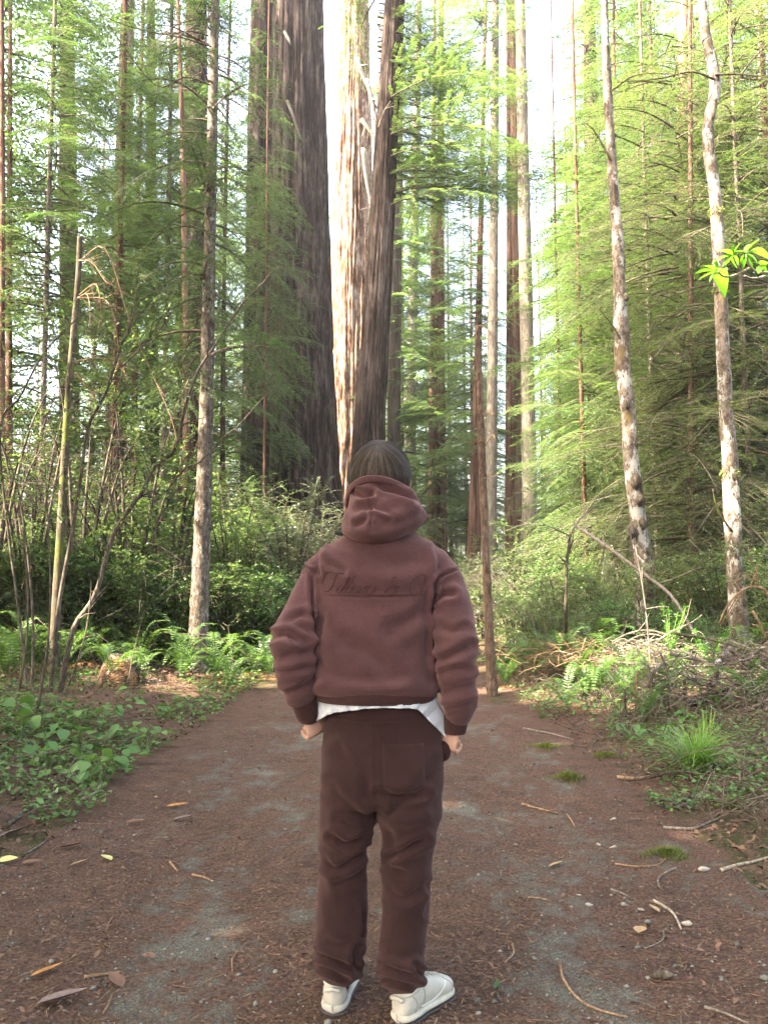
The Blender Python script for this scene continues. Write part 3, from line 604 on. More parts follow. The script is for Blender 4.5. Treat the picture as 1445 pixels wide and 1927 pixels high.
SH = {'huck': make_shrub(1, 2.4, 1.1, 16, 34, 22, .032, .018, 'huck'),
      'broad': make_shrub(2, 2.0, 1.0, 13, 26, 16, .07, .034, 'shrub', brl=.5),
      'fine': make_shrub(3, 1.5, .9, 16, 26, 20, .036, .018, 'shrub', top=.1),
      'tall': make_shrub(4, 3.6, 1.0, 11, 34, 18, .055, .028, 'shrub', top=.2),
      'bright': make_shrub(5, 1.3, 1.0, 16, 26, 18, .05, .026, 'ground_leaf', top=.1)}
def shrub(px, d, kind, sc, label, group=None, name='shrub', z=None):
    x = pxx(px, d); root = tag(link(name, None, loc=(x, d, float(gh(x, d)) - .03 if z is None else z)), label, 'shrub', group)
    lm, wm = SH[kind]; ro = R.random() * 6.28
    tag(link('stems', wm, root, None, (0, 0, ro), sc), kind='stuff'); CROWNS.append(link('foliage', lm, root, None, (0, 0, ro), sc)); return root
shrub(548, 15.5, 'huck', 1.32, 'glossy grey-green evergreen bush at the foot of the giant redwood')
shrub(600, 17.5, 'huck', 1.25, 'glossy bush right up against the left shoulder of the person')
shrub(500, 18, 'tall', 1.0, 'tall leafy bush against the left side of the giant redwood trunk')
shrub(455, 16, 'broad', 1.25, 'broad-leaved green bush right of the spotted slender trunk')
groups = {'left': [], 'right': [], 'rb': [], 'mid': []}
for px, d, k, s in ((-30, 12, 'broad', .9), (20, 15, 'tall', 1.3), (-20, 12, 'tall', 1.25), (60, 12.2, 'tall', 1.1), (150, 12.8, 'tall', 1.25), (245, 13.2, 'tall', 1.2), (315, 14, 'tall', 1.2), (440, 15, 'tall', 1.0), (85, 13.5, 'fine', 1.2), (160, 14.5, 'broad', 1.0), (215, 17, 'tall', .95), (275, 14.5, 'huck', 1.0), (325, 16.5, 'tall', .9), (425, 14, 'fine', .9), (60, 20, 'tall', 1.1), (140, 19, 'huck', 1.3), (390, 20, 'tall', 1.1), (300, 21, 'tall', 1.15), (465, 22, 'tall', 1.2), (505, 14, 'fine', 1.0), (25, 12.6, 'bright', 1.3), (100, 12.4, 'broad', .95), (185, 12.9, 'bright', 1.35), (265, 12.6, 'broad', .85), (335, 13.3, 'bright', 1.25), (425, 13.2, 'broad', .8), (470, 13.6, 'bright', 1.2), (60, 14.2, 'broad', 1.2), (225, 14.4, 'broad', 1.2)):
    groups['left'].append((px, shrub(px, d, k, s, None)))
for px, d, k, s in ((845, 17, 'broad', .8), (905, 19, 'huck', .8), (965, 16.5, 'fine', 1.0), (1010, 18, 'bright', 1.3), (1050, 15, 'fine', .95), (1090, 18, 'broad', .95), (1140, 14, 'fine', 1.05), (1175, 17, 'huck', 1.0), (1230, 15, 'fine', 1.15), (1265, 19, 'tall', .75), (1325, 16, 'broad', .9), (1365, 14.5, 'fine', 1.2), (1425, 13.5, 'broad', .85), (1470, 12, 'fine', 1.2), (1190, 12.3, 'bright', .75), (1290, 11.6, 'bright', .6), (1100, 12.2, 'fine', .55), (1010, 13.2, 'fine', .7), (965, 21, 'tall', .8), (870, 23, 'tall', .75)):
    groups['right'].append((px, shrub(px, d, k, s, None)))
for k, t, g in (('left', 'leafy bush, {} from the left of the thicket left of the giant redwood', 'bushes of the left thicket'), ('right', 'leafy bush, {} from the left of the bushes right of the person', 'bushes of the right thicket')):
    for i, (px, o) in enumerate(sorted(groups[k], key=lambda q: q[0])): o['label'] = t.format(ORD[i]); o['group'] = g

# dark arching stems on the left
arch = tag(link('arching_shrub', None, loc=at(118, 1318)), 'bare shrub of dark arching stems leaning right over the left ferns', 'shrub')
for nm, q, w in (('stem', [(112, 1315), (124, 1250), (140, 1180), (168, 1140), (187, 1100), (212, 1010), (250, 950), (272, 920), (290, 880), (330, 845), (348, 770), (372, 700), (405, 650), (430, 610), (462, 565), (500, 528)], 11),
                 ('stem', [(250, 945), (285, 925), (308, 930), (345, 885), (378, 868), (425, 820), (450, 800), (500, 745), (560, 705)], 5),
                 ('stem', [(92, 1330), (110, 1150), (135, 1010), (152, 900), (168, 800), (200, 740), (225, 660), (242, 620), (262, 570), (300, 545)], 9),
                 ('stem', [(222, 985), (208, 930), (212, 840), (216, 780), (222, 760)], 4),
                 ('stem', [(240, 625), (255, 560), (262, 500)], 3), ('stem', [(230, 690), (270, 650), (300, 605), (318, 560)], 4), ('stem', [(215, 760), (290, 640), (330, 575)], 3),
                 ('stem', [(60, 1340), (62, 1150), (40, 950), (10, 850), (-20, 800)], 6), ('stem', [(55, 1330), (42, 1200), (0, 830), (40, 745), (80, 670), (125, 620), (165, 588), (240, 575)], 6),
                 ('stem', [(130, 1290), (160, 1200), (172, 1110), (168, 1080)], 4), ('stem', [(235, 1330), (252, 1230), (280, 1120)], 3), ('stem', [(165, 1330), (190, 1290), (225, 1245)], 4)):
    dd = 9.3 + .25 * R.random(); pts = [P(a, b, dd + (.12 * R.random() - .3 * i / len(q))) for i, (a, b) in enumerate(q)]
    pts[0][2] = min(pts[0][2], .3) if q[0][1] > 1280 else pts[0][2]
    branch_tube(nm, pts, w * 9.3 / F / 2, max(.003, w * 2.4 / F / 2), M['dark_stem'], arch, 40, 6, twigs=int(3 + w), tl=.35)
lv = MB(); rg = np.random.default_rng(9)
for k in range(700):
    c = P(rg.uniform(-20, 330), rg.uniform(560, 1000), 9.2 + rg.normal() * .4); B = c + rg.normal(size=(2, 3)) * .06
    V, Q = leaf_quads(B, rg.normal(size=(2, 3)) + [0, 0, -.3], [0, 0, 1.] + rg.normal(size=(2, 3)) * .4, .055, .028); lv.add(V, Q, None, rg.random())
tag(link('foliage', lv.mesh('foliage', M['shrub'], False, np.array(arch.location)), arch), kind='stuff')
for lab, (x, y), hh in (('thin leafless sapling at the far left edge of the path bank', (30, 1330), 2.2), ('thin mossy sapling forked low beside the arching stems', (70, 1345), 2.6)):
    p0 = at(x, y); rt = tag(link('sapling', None, loc=p0), lab, 'sapling'); p0[2] -= .05
    branch_tube('trunk', [p0, p0 + [.05, .1, hh * .4], p0 + [-.1, .2, hh]], .016, .004, M['mossy_stem'], rt, 14, 5, twigs=8, tl=.4)

# ------------------------------------------------------------------ ferns
def make_frond(seed, L, arch_h, sag, n=26, pw=.11, mat='fern', dead=False):
    rng = np.random.default_rng(seed); s = np.linspace(0, 1, 16)
    ax = np.column_stack([L * (s - .12 * s * s), .03 * L * np.sin(s * 3 + rng.random() * 6) * s, arch_h * L * np.sin(s * math.pi * .62) - sag * L * s ** 2.4])
    mb = MB().tube(ax, np.linspace(.004, .0012, 16), 3, False, .2)
    t = .1 + .9 * (np.arange(n) + .5) / n; o = np.column_stack([np.interp(t, s, ax[:, c]) for c in range(3)])
    tg = unit(np.column_stack([np.interp(t, s, np.gradient(ax[:, c])) for c in range(3)]))
    ln = pw * L / .8 * np.sin(np.pi * np.clip(.12 + .88 * t, 0, 1)) ** .55 * (1 - .35 * t)
    up = unit(np.cross(tg, np.cross([0, 0, 1.], tg)))
    for sd in (1, -1):
        lat = np.cross(up, tg) * sd
        D = lat + tg * .32 + up * (rng.random((n, 1)) * .3 - (.45 if dead else .12)) + rng.normal(size=(n, 3)) * (.22 if dead else .05)
        V, Q = leaf_quads(o, D, up + rng.normal(size=(n, 3)) * .15, ln * (.85 + .3 * rng.random(n)), .021 * L / .8, .12, .3)
        mb.add(V, Q, None, np.clip(.35 + .4 * t + .2 * rng.normal(size=n), 0, 1).repeat(4))
    return mb.mesh('frond', M[mat])
FR = [make_frond(i, .85, .42 + .12 * (i % 3), .35 + .1 * (i % 2)) for i in range(5)] + [make_frond(9, .8, .15, .62, mat='fern_dead', dead=True), make_frond(10, .7, .1, .5, mat='fern_dead', dead=True)]
FERNS = {}
def fern(zone, px, py, sc, n=12, dead=2, elev=0.0):
    if py < 1245: py = 1240 + (py - 1165) * .75
    p = at(px, py); sc = sc * .98; rt = link('sword_fern', None, loc=p + [0, 0, -.02]); tag(rt, None, 'fern')
    for k in range(n + dead):
        me = FR[int(R.integers(0, 5))] if k < n else FR[5 + int(R.integers(0, 2))]
        e = (.25 + .55 * R.random()) if k < n else -.15
        link('frond', me, rt, (0, 0, .05), (0, -e + .15 - elev, 2.399 * k + R.random() * .4), sc * (.75 + .4 * R.random()))
    FERNS.setdefault(zone, []).append((px, rt)); return rt
for px, py, s in ((300, 1245, .95), (345, 1222, 1.0), (405, 1218, 1.0), (440, 1200, 1.05), (478, 1205, 1.0), (505, 1215, .9), (262, 1212, 1.0), (215, 1232, .95), (165, 1250, .9), (60, 1262, 1.1), (15, 1275, 1.1), (390, 1180, 1.1), (325, 1180, 1.2), (240, 1180, 1.2), (120, 1190, 1.2), (460, 1172, 1.2), (30, 1195, 1.3), (430, 1240, .8), (350, 1262, .75)):
    fern('left', px, py, s, 10, 5)
for px, py, s in ((985, 1262, .7), (1030, 1262, .85), (1078, 1292, .8), (1130, 1318, .85), (1175, 1330, .75), (1110, 1262, .9), (1060, 1215, 1.1), (950, 1240, .7), (1215, 1365, .6), (1240, 1330, .8), (1400, 1250, 1.0), (1010, 1215, 1.0), (1120, 1200, 1.2), (955, 1205, .9), (1270, 1300, .8), (1330, 1270, 1.0), (1420, 1330, .8), (1065, 1335, .65), (1190, 1300, .75), (1100, 1325, .6)):
    fern('right', px, py, s, 11, 3)
for z, t, g in (('left', 'sword fern, {} from the left of the ferns left of the person', 'sword ferns of the left bank'), ('right', 'sword fern, {} from the left of the ferns right of the person', 'sword ferns of the right bank')):
    for i, (px, o) in enumerate(sorted(FERNS[z], key=lambda q: q[0])): o['label'] = t.format(ORD[i]); o['group'] = g

# ------------------------------------------------------------------ low plants with large leaves, grass, moss, ground cover
def big_leaf(L, Wd, fold, droop, n=5):
    s = np.linspace(0, 1, n); w = Wd / 2 * np.sin(np.pi * s ** .75) ** .8; w[-1] = 0; w[0] = Wd * .04
    c = np.column_stack([s * L, 0 * s, -droop * L * s * s]); V = []
    for sd in (1, 0, -1): V.append(c + np.column_stack([0 * s, sd * w, abs(sd) * w * fold + 0 * s]))
    V = np.concatenate(V); Q = []
    for a in (0, 1):
        for i in range(n - 1): Q.append([a * n + i, a * n + i + 1, (a + 1) * n + i + 1, (a + 1) * n + i])
    return V, np.array(Q)[:, ::-1]
LP = [make_mesh('leaf', *big_leaf(.10, .075, .25, .25), M['ground_leaf'], True, np.full(15, t)) for t in (.35, .6, .8)]
low = []
def low_plant(px, py, n, sc, name='low_plant'):
    p = at(px, py); rt = link(name, None, loc=p); tag(rt, None, 'plant'); st = MB()
    for k in range(n):
        a = 2.4 * k + R.random(); r = .03 + .16 * sc * R.random(); h = .05 + .13 * R.random() * sc
        e = np.array([math.cos(a) * r, math.sin(a) * r, h]); st.tube(spline([[0, 0, -.02], e * [.4, .4, .8], e], 5), [.0025, .002, .002, .0015, .001], 3, False)
        link('leaf', LP[int(R.integers(0, 3))], rt, e, (R.normal() * .25, .1 + R.normal() * .3, a + R.normal() * .5), sc * (.7 + .6 * R.random()))
    link('stem', st.mesh('stem', M['grass']), rt); low.append((px + py * .001, rt)); return rt
for px, py, n, s in ((120, 1402, 9, 1.1), (150, 1425, 10, 1.1), (190, 1468, 11, 1.1), (165, 1478, 9, 1.0), (215, 1445, 8, 1.0), (235, 1400, 10, 1.0), (262, 1395, 9, .9), (280, 1410, 8, .9), (85, 1440, 9, 1.1), (40, 1395, 10, 1.3), (225, 1350, 9, .9), (195, 1370, 9, .9), (300, 1350, 9, .9), (320, 1340, 8, .8), (250, 1320, 9, .9), (20, 1350, 9, 1.3), (110, 1345, 9, 1.1), (70, 1375, 9, 1.1), (345, 1335, 8, .8), (270, 1285, 8, 1.0), (375, 1300, 8, .8), (140, 1375, 9, 1.0)):
    low_plant(px, py, n, s)
for i, (q, o) in enumerate(sorted(low, key=lambda q: q[0])): o['label'] = 'low plant with broad soft leaves, {} from the left on the left bank'.format(ORD[i]); o['group'] = 'low leafy plants of the left bank'
low = []
for px, py, n, s in ((1150, 1375, 9, .8), (1185, 1392, 9, .8), (1108, 1345, 8, .8), (1250, 1398, 8, .8), (1300, 1365, 8, 1.1), (1225, 1405, 8, .6), (1090, 1310, 8, .8), (1350, 1330, 9, 1.0), (1155, 1340, 8, .9)):
    low_plant(px, py, n, s)
for i, (q, o) in enumerate(sorted(low, key=lambda q: q[0])): o['label'] = 'low plant with broad soft leaves, {} from the left on the right bank'.format(ORD[i]); o['group'] = 'low leafy plants of the right bank'
def tuft(px, py, n, L, label, spread=.5, name='grass_tuft', mat='grass', w=.006):
    p = at(px, py); rg = np.random.default_rng(int(px)); mb = MB()
    for k in range(n):
        a = rg.random() * 6.28; o = rg.normal(size=3) * [.035, .035, 0]; l = L * (.45 + .65 * rg.random()); lean = spread * (.15 + rg.random())
        d = np.array([math.cos(a), math.sin(a), 0]); s = np.linspace(0, 1, 6)[:, None]
        ax = o + d * l * lean * s ** 1.6 + np.array([0, 0, l]) * (s - .42 * lean * s ** 2.5)
        sd = np.array([-d[1], d[0], 0]); ww = w * (1 - s ** 2 * .95) * (.6 + .6 * rg.random())
        mb.add(np.concatenate([ax + sd * ww / 2, ax - sd * ww / 2]), [[i, i + 1, i + 7, i + 6] for i in range(5)], None, np.clip(.3 + .5 * s[:, 0].repeat(2) + .2 * rg.normal(), 0, 1))
    rt = tag(link(name, None, loc=p), label, 'grass'); tag(link('blades', mb.mesh('blades', M[mat], True), rt), kind='stuff'); return rt
tuft(1310, 1450, 380, .42, 'big bright green grass tuft on the right bank beside the path', 1.55, w=.009)
tuft(1325, 1408, 60, .34, 'tall upright grass blades rising behind the big grass tuft', .5, w=.009)
for px, py, lab in ((1068, 1468, 'small round cushion of moss on the path right of the legs'), (1025, 1408, 'flat yellow-green moss patch near the right path edge'), (1140, 1425, 'loose pale green moss patch below the low plants on the right'), (1375, 1520, 'yellowish moss clump among the sticks at the right edge'), (1255, 1612, 'tiny moss tuft clinging to a curved twig on the right')):
    p = at(px, py); rg = np.random.default_rng(px); k = 420; a = rg.random(k) * 6.28; r = np.abs(rg.normal(size=k)) * .045 * (1 + .5 * np.sin(3 * a + px))
    B = np.column_stack([np.cos(a) * r * 1.4, np.sin(a) * r, (.028 if px != 1068 else .05) * np.exp(-(r / .06) ** 2) * rg.random(k)])
    V, Q = leaf_quads(B, np.column_stack([np.cos(a) * .6, np.sin(a) * .6, .5 + rg.random(k)]), rg.normal(size=(k, 3)), .028, .007)
    rt = tag(link('moss_patch', None, loc=p), lab, 'moss'); tag(link('moss', MB().add(V, Q, None, rg.random(k).repeat(4)).mesh('moss', M['moss']), rt), kind='stuff')
def scatter(name, label, mat, n, pos, L, Wd, lift, upn=1.0, fold=.2, tilt=.35, seed=1):
    rg = np.random.default_rng(seed); xy = pos(rg, n); z = gh(xy[:, 0], xy[:, 1]) + lift * rg.random(len(xy)); k = len(xy)
    a = rg.random(k) * 6.28; D = np.column_stack([np.cos(a), np.sin(a), rg.normal(size=k) * tilt]); N = np.array([0, 0, upn]) + rg.normal(size=(k, 3)) * tilt
    V, Q = leaf_quads(np.column_stack([xy, z]), D, N, L * (.5 + rg.random(k)), Wd * (.6 + .8 * rg.random(k)), fold)
    tag(link(name, make_mesh(name, V, Q, M[mat], False, rg.random(k).repeat(4))), label, None, None, 'stuff')
def bank(side, y0, y1, w0, w1, dens=None):
    def f(rg, n):
        y = y0 + (y1 - y0) * rg.random(n) ** 1.4; o = w0 + (w1 - w0) * rg.random(n); x = path_c(y) + side * (1.75 + o)
        k = path_out(x, y) > w0 * .8
        if dens is not None: k &= fbm(x * dens[0], y * dens[0], side + 3, 3) > dens[1]
        return np.column_stack([x, y])[k]
    return f
scatter('ground_cover', 'small green leaves carpeting the left bank', 'ground_leaf', 15000, bank(-1, 4.4, 14, -.15, 3.6, (1.1, .44)), .045, .032, .10, seed=1)
scatter('ground_cover', 'small green leaves scattered over the right bank', 'ground_leaf', 15000, bank(1, 5.0, 14, -.15, 4.2, (1.3, .47)), .042, .028, .10, seed=2)
scatter('undergrowth', 'small mixed leaves covering the ground behind the ferns', 'shrub', 26000, lambda rg, n: np.column_stack([rg.uniform(-14, 15, n), rg.uniform(12, 34, n)]), .09, .05, .45, seed=3, tilt=.6)
M['needle'] = plain_mat('fallen_needles', (.12, .055, .035), .85, .5, tint=True, tc=((.036, .019, .013), (.18, .105, .064)), spec=.2)
M['litter'] = plain_mat('fallen_leaves', (.17, .09, .05), .8, .5, tint=True, tc=((.035, .019, .014), (.14, .082, .054)), spec=.2)
def pathpos(y0, y1, ex, thr=None):
    def f(rg, n):
        y = y0 * (y1 / y0) ** rg.random(n); x = path_c(y) + rg.uniform(-1, 1, n) * np.minimum(2.2 + ex, .35 + .49 * y)
        if thr is None: return np.column_stack([x, y])
        k = fbm(x * 2.2, y * 1.1, 0, 4) < thr; k |= rg.random(n) < .25
        return np.column_stack([x, y])[k]
    return f
scatter('needle_litter', 'reddish fallen needles strewn over the path', 'needle', 78000, pathpos(2.2, 12, .5, .52), .026, .0035, .012, fold=0, tilt=.25, seed=4)
scatter('leaf_litter', 'small brown leaf scraps strewn over the path and its edges', 'litter', 4200, lambda rg, n: (lambda q: q[(np.abs(q[:, 0]) > 1.0) | (rg.random(len(q)) < .25)])(pathpos(2.2, 14, 1.5)(rg, n)), .026, .013, .012, fold=.3, tilt=.4, seed=5)
scatter('leaf_litter', 'brown dead leaves covering the forest floor left of the path', 'litter', 9000, bank(-1, 2.6, 15, -.1, 5, None), .045, .022, .03, fold=.35, tilt=.5, seed=15)
scatter('leaf_litter', 'brown dead leaves covering the forest floor right of the path', 'litter', 12000, bank(1, 2.6, 15, -.1, 5, None), .042, .020, .04, fold=.35, tilt=.5, seed=16)
# gravel: small angular stones
rg = np.random.default_rng(6); k = 9000; xy = pathpos(2.2, 8, .0)(rg, k); f = fbm(xy[:, 0] * 2.2, xy[:, 1] * 1.1, 0, 4) - .14 * np.abs(np.abs(xy[:, 0]) - .72)
xy = xy[(f > .44) | (rg.random(len(xy)) < .06)]; k = len(xy)
oct_ = np.array([[1, 0, 0], [-1, 0, 0], [0, 1, 0], [0, -1, 0], [0, 0, 1], [0, 0, -1.]]); ot = np.array([[0, 2, 4], [2, 1, 4], [1, 3, 4], [3, 0, 4], [2, 0, 5], [1, 2, 5], [3, 1, 5], [0, 3, 5]])
sz = .0038 * np.exp(rg.normal(size=(k, 1)) * .45); V = oct_[None] * sz[:, :, None] * (.6 + .8 * rg.random((k, 6, 3))) * np.array([1.2, 1.0, .7])
ca, sa = np.cos(rg.random(k) * 6.28), np.sin(rg.random(k) * 6.28); V = np.stack([V[..., 0] * ca[:, None] - V[..., 1] * sa[:, None], V[..., 0] * sa[:, None] + V[..., 1] * ca[:, None], V[..., 2]], -1)
V += np.column_stack([xy, gh(xy[:, 0], xy[:, 1]) + sz[:, 0] * .25])[:, None]
M['gravel'] = plain_mat('gravel_stones', (.16, .165, .155), .8, .4, tint=True, tc=((.040, .039, .033), (.15, .147, .125)))
tag(link('gravel', make_mesh('gravel', V.reshape(-1, 3), (ot[None] + np.arange(k)[:, None, None] * 6).reshape(-1, 3), M['gravel'], False, rg.random(k).repeat(6))), 'loose grey gravel showing through the needles', None, None, 'stuff')
def twig_field(name, label, mat, n, pos, L, r, lift, seed):
    rg = np.random.default_rng(seed); xy = pos(rg, n); mb = MB()
    for x, y in xy:
        a = rg.random() * 6.28; l = L * (.35 + rg.random() ** 2 * 1.3); dx, dy = math.cos(a) * l / 2, math.sin(a) * l / 2
        zz = gh(np.array([x - dx, x, x + dx]), np.array([y - dy, y, y + dy])) + lift * rg.random(3) + r; b = rg.normal(size=2) * l * .07
        mb.tube(np.array([[x - dx, y - dy, zz[0]], [x + b[0], y + b[1], zz[1]], [x + dx, y + dy, zz[2]]]), [r, r * .9, r * .5], 3, False)
    tag(link(name, mb.mesh(name, M[mat])), label, None, None, 'stuff')
twig_field('twig_litter', 'short tan twigs scattered over the path', 'tan_twig', 900, pathpos(2.3, 10, .3), .09, .0016, .008, 7)
twig_field('twig_litter', 'grey dead twigs tangled over the right bank', 'dark_stem', 650, bank(1, 4.5, 12, -.1, 4.0), .42, .0042, .22, 8)
twig_field('twig_litter', 'pale dead twigs among the dark ones on the right bank', 'grey_twig', 600, bank(1, 4.6, 11, .2, 3.6), .34, .0036, .25, 18)
twig_field('twig_litter', 'thin dead twigs lying in the left undergrowth', 'grey_twig', 420, bank(-1, 4.2, 12, .0, 3.5), .36, .0035, .16, 9)
twig_field('twig_litter', 'dark sticks in the far undergrowth', 'dark_stem', 420, lambda rg, n: np.column_stack([rg.uniform(-9, 10, n), rg.uniform(11, 20, n)]), 1.4, .008, .9, 10)
# ------------------------------------------------------------------ the person, seen from behind
D0 = 2.74
def cloth_mat(name, col, sheen=.35):
    m, nt, out = new_mat(name)
    co = coords(nt, (1, 1, 1)); n1 = noise_n(nt, co, 420, 2, .6); n2 = noise_n(nt, co, 9, 4, .6); n3 = noise_n(nt, co, 95, 3, .7)
    lo = tuple(c * .55 for c in col); hi = tuple(c * 1.45 for c in col)
    f = math_n(nt, 'ADD', math_n(nt, 'MULTIPLY', n1, .4), math_n(nt, 'ADD', math_n(nt, 'MULTIPLY', n2, .35), math_n(nt, 'MULTIPLY', n3, .25)))
    p = nd(nt, 'BsdfPrincipled', Roughness=.95); p.inputs['Specular IOR Level'].default_value = .12
    p.inputs['Sheen Weight'].default_value = sheen; p.inputs['Sheen Roughness'].default_value = .5; p.inputs['Sheen Tint'].default_value = (.6, .36, .34, 1)
    nt.links.new(ramp(nt, f, [(.3, lo), (.7, hi)]), p.inputs['Base Color'])
    nt.links.new(bump_n(nt, math_n(nt, 'ADD', n1, n3),   .6, .004), p.inputs['Normal']); nt.links.new(p.outputs[0], out.inputs[0]); return m
M['fleece'] = cloth_mat('maroon_brown_fleece', (.049, .0225, .0235))
M['fleece_shaded'] = cloth_mat('shaded_brown_fleece', (.0195, .0088, .0084), .18)  # same cloth as the hoodie, darkened to paint the trousers' shade into it
M['rib'] = cloth_mat('ribbed_brown_knit', (.028, .0118, .0115), .2)
M['thread'] = cloth_mat('brown_embroidery_thread', (.036, .016, .0163), .2)
M['tee'] = plain_mat('white_cotton', (.33, .34, .365), .85, .06, 40, .2, .2)
M['shoe'] = plain_mat('off_white_leather', (.30, .285, .245), .6, .22, 16, .3, .3)
M['shoe_sole'] = plain_mat('white_midsole', (.30, .285, .245), .7, .3, 22, .25, .3)
M['seam'] = plain_mat('grey_stitching', (.22, .21, .19), .8)
M['outsole'] = plain_mat('dark_outsole', (.035, .030, .034), .8)
M['sock'] = plain_mat('black_sock', (.012, .016, .017), .95, .3, 200, .1, .3)
M['logo'] = plain_mat('glossy_white_stripe', (.6, .6, .6), .25, .03)
M['skin'] = plain_mat('skin', (.36, .21, .155), .5, .12, 25, .35, .1)
M['lip'] = plain_mat('lips', (.36, .15, .13), .4)
M['eye'] = plain_mat('eye_white', (.7, .7, .68), .2)
M['iris'] = plain_mat('brown_iris', (.06, .035, .02), .2)
m, nt, out = new_mat('dark_blond_hair')
a = nd(nt, 'Attribute', attribute_name='tint'); p = nd(nt, 'BsdfPrincipled', Roughness=.62); p.inputs['Specular IOR Level'].default_value = .22; p.inputs['Anisotropic'].default_value = .5
nt.links.new(ramp(nt, a.outputs['Fac'], [(0, (.006, .004, .0025)), (.5, (.021, .0135, .009)), (1, (.062, .043, .031))]), p.inputs['Base Color']); nt.links.new(p.outputs[0], out.inputs[0]); M['hair'] = m

def remesh(name, mb, vox, smooth_n=4, mat=None, fac=.5):
    me = mb.mesh(name, None); o = bpy.data.objects.new(name, me); COL.objects.link(o)
    r = o.modifiers.new('r', 'REMESH'); r.mode = 'VOXEL'; r.voxel_size = vox; r.adaptivity = 0
    s = o.modifiers.new('s', 'SMOOTH'); s.factor = fac; s.iterations = smooth_n
    dg = bpy.context.evaluated_depsgraph_get(); dg.update()
    ev = bpy.data.meshes.new_from_object(o.evaluated_get(dg)); bpy.data.objects.remove(o); ev.name = name
    ev.materials.clear()
    if mat: ev.materials.append(mat)
    ev.polygons.foreach_set('use_smooth', np.ones(len(ev.polygons), bool)); return ev
def get_v(me):
    V = np.empty(len(me.vertices) * 3); me.vertices.foreach_get('co', V); N = np.empty(len(me.vertices) * 3); me.vertex_normals.foreach_get('vector', N)
    return V.reshape(-1, 3), N.reshape(-1, 3)
def ring_loft(mb, secs, seg=40, expo=2.0):
    """closed tube through sections (centre, u, v, ru, rv_front, rv_back)"""
    n = len(secs); a = np.linspace(0, 2 * math.pi, seg, endpoint=False); V = []
    for c, u, v, ru, rf, rb in secs:
        ca, sa = np.cos(a), np.sin(a); ce = np.sign(ca) * np.abs(ca) ** (2 / expo); se = np.sign(sa) * np.abs(sa) ** (2 / expo)
        V.append(c + np.outer(ce * ru, u) + np.outer(np.where(se > 0, se * rf, se * rb), v))
    V = np.concatenate(V + [np.array([secs[0][0], secs[-1][0]])]); i, j = np.meshgrid(np.arange(n - 1), np.arange(seg), indexing='ij'); k = (j + 1) % seg
    Q = np.stack([i * seg + j, i * seg + k, (i + 1) * seg + k, (i + 1) * seg + j], -1).reshape(-1, 4); jj = np.arange(seg); kk = (jj + 1) % seg
    T = np.vstack([np.stack([kk, jj, np.full(seg, n * seg)], 1), np.stack([(n - 1) * seg + jj, (n - 1) * seg + kk, np.full(seg, n * seg + 1)], 1)])
    mb.add(V, Q, T)
UX, UY = np.array([1., 0, 0]), np.array([0, 1., 0])
def hloft(mb, rows, n=40, seg=48, expo=2.3):
    """rows: (py, left px, right px, centre distance, front depth, back depth) from the bottom up"""
    s = spline(rows, n); secs = []
    for py, xl, xr, d, rf, rb in s:
        l, r = P(xl, py, d), P(xr, py, d); secs.append(((l + r) / 2, UX, UY, max(.004, (r[0] - l[0]) / 2), max(.004, rf), max(.004, rb)))
    ring_loft(mb, secs, seg, expo)
def limb(mb, rows, n=40, seg=28, flat=1.0):
    """rows: (px, py, d, width px) along a limb"""
    s = spline(rows, n); c = np.array([P(a, b, d) for a, b, d, w in s]); r = np.array([w * d / F / 2 for a, b, d, w in s])
    mb.tube(c, r, seg)
def seg_dist(px, py, poly):
    best = np.full(len(px), 1e9); side = np.zeros(len(px))
    for (x0, y0), (x1, y1) in zip(poly[:-1], poly[1:]):
        dx, dy = x1 - x0, y1 - y0; L2 = dx * dx + dy * dy; t = np.clip(((px - x0) * dx + (py - y0) * dy) / L2, 0, 1)
        ex, ey = px - x0 - t * dx, py - y0 - t * dy; d = np.hypot(ex, ey); m = d < best
        best = np.where(m, d, best); side = np.where(m, (ex * dy - ey * dx) / math.sqrt(L2), side)
    # fade at the two ends
    return best, side
def crease(me, lst, back=True):
    """press folds into the back of a garment: (polyline in photo pixels, width px, depth mm[, ridge])"""
    V, N = get_v(me); px, py = px_of(V); D = np.zeros(len(V)); fac = np.clip(-N[:, 1] * 2.2 + .15, 0, 1) if back else np.ones(len(V))
    for c in lst:
        poly, w, dp = c[0], c[1], c[2]; poly = spline(poly, max(8, 5 * len(poly))) if len(poly) > 2 else np.asarray(poly, float)
        d, sd = seg_dist(px, py, [tuple(q) for q in poly]); L = np.hypot(*np.diff(poly, axis=0).T).sum()
        e0 = np.hypot(px - poly[0][0], py - poly[0][1]); e1 = np.hypot(px - poly[-1][0], py - poly[-1][1])
        fade = sm(0, L * .28, e0 + w * .4) * sm(0, L * .28, e1 + w * .4)
        D += fade * dp * .00135 * (-np.exp(-(d / w) ** 2) + .75 * np.exp(-((d - 2.1 * w) / (1.25 * w)) ** 2))
    V = V + N * (D * fac)[:, None]; me.vertices.foreach_set('co', V.astype(np.float32).ravel()); me.update()
def wobble(me, amp, k, kz, seed=0):
    V, N = get_v(me); n = fbm(V[:, 0] * k + seed, V[:, 1] * k, V[:, 2] * kz, 3) - .5
    me.vertices.foreach_set('co', (V + N * (2 * amp * n)[:, None]).astype(np.float32).ravel()); me.update()

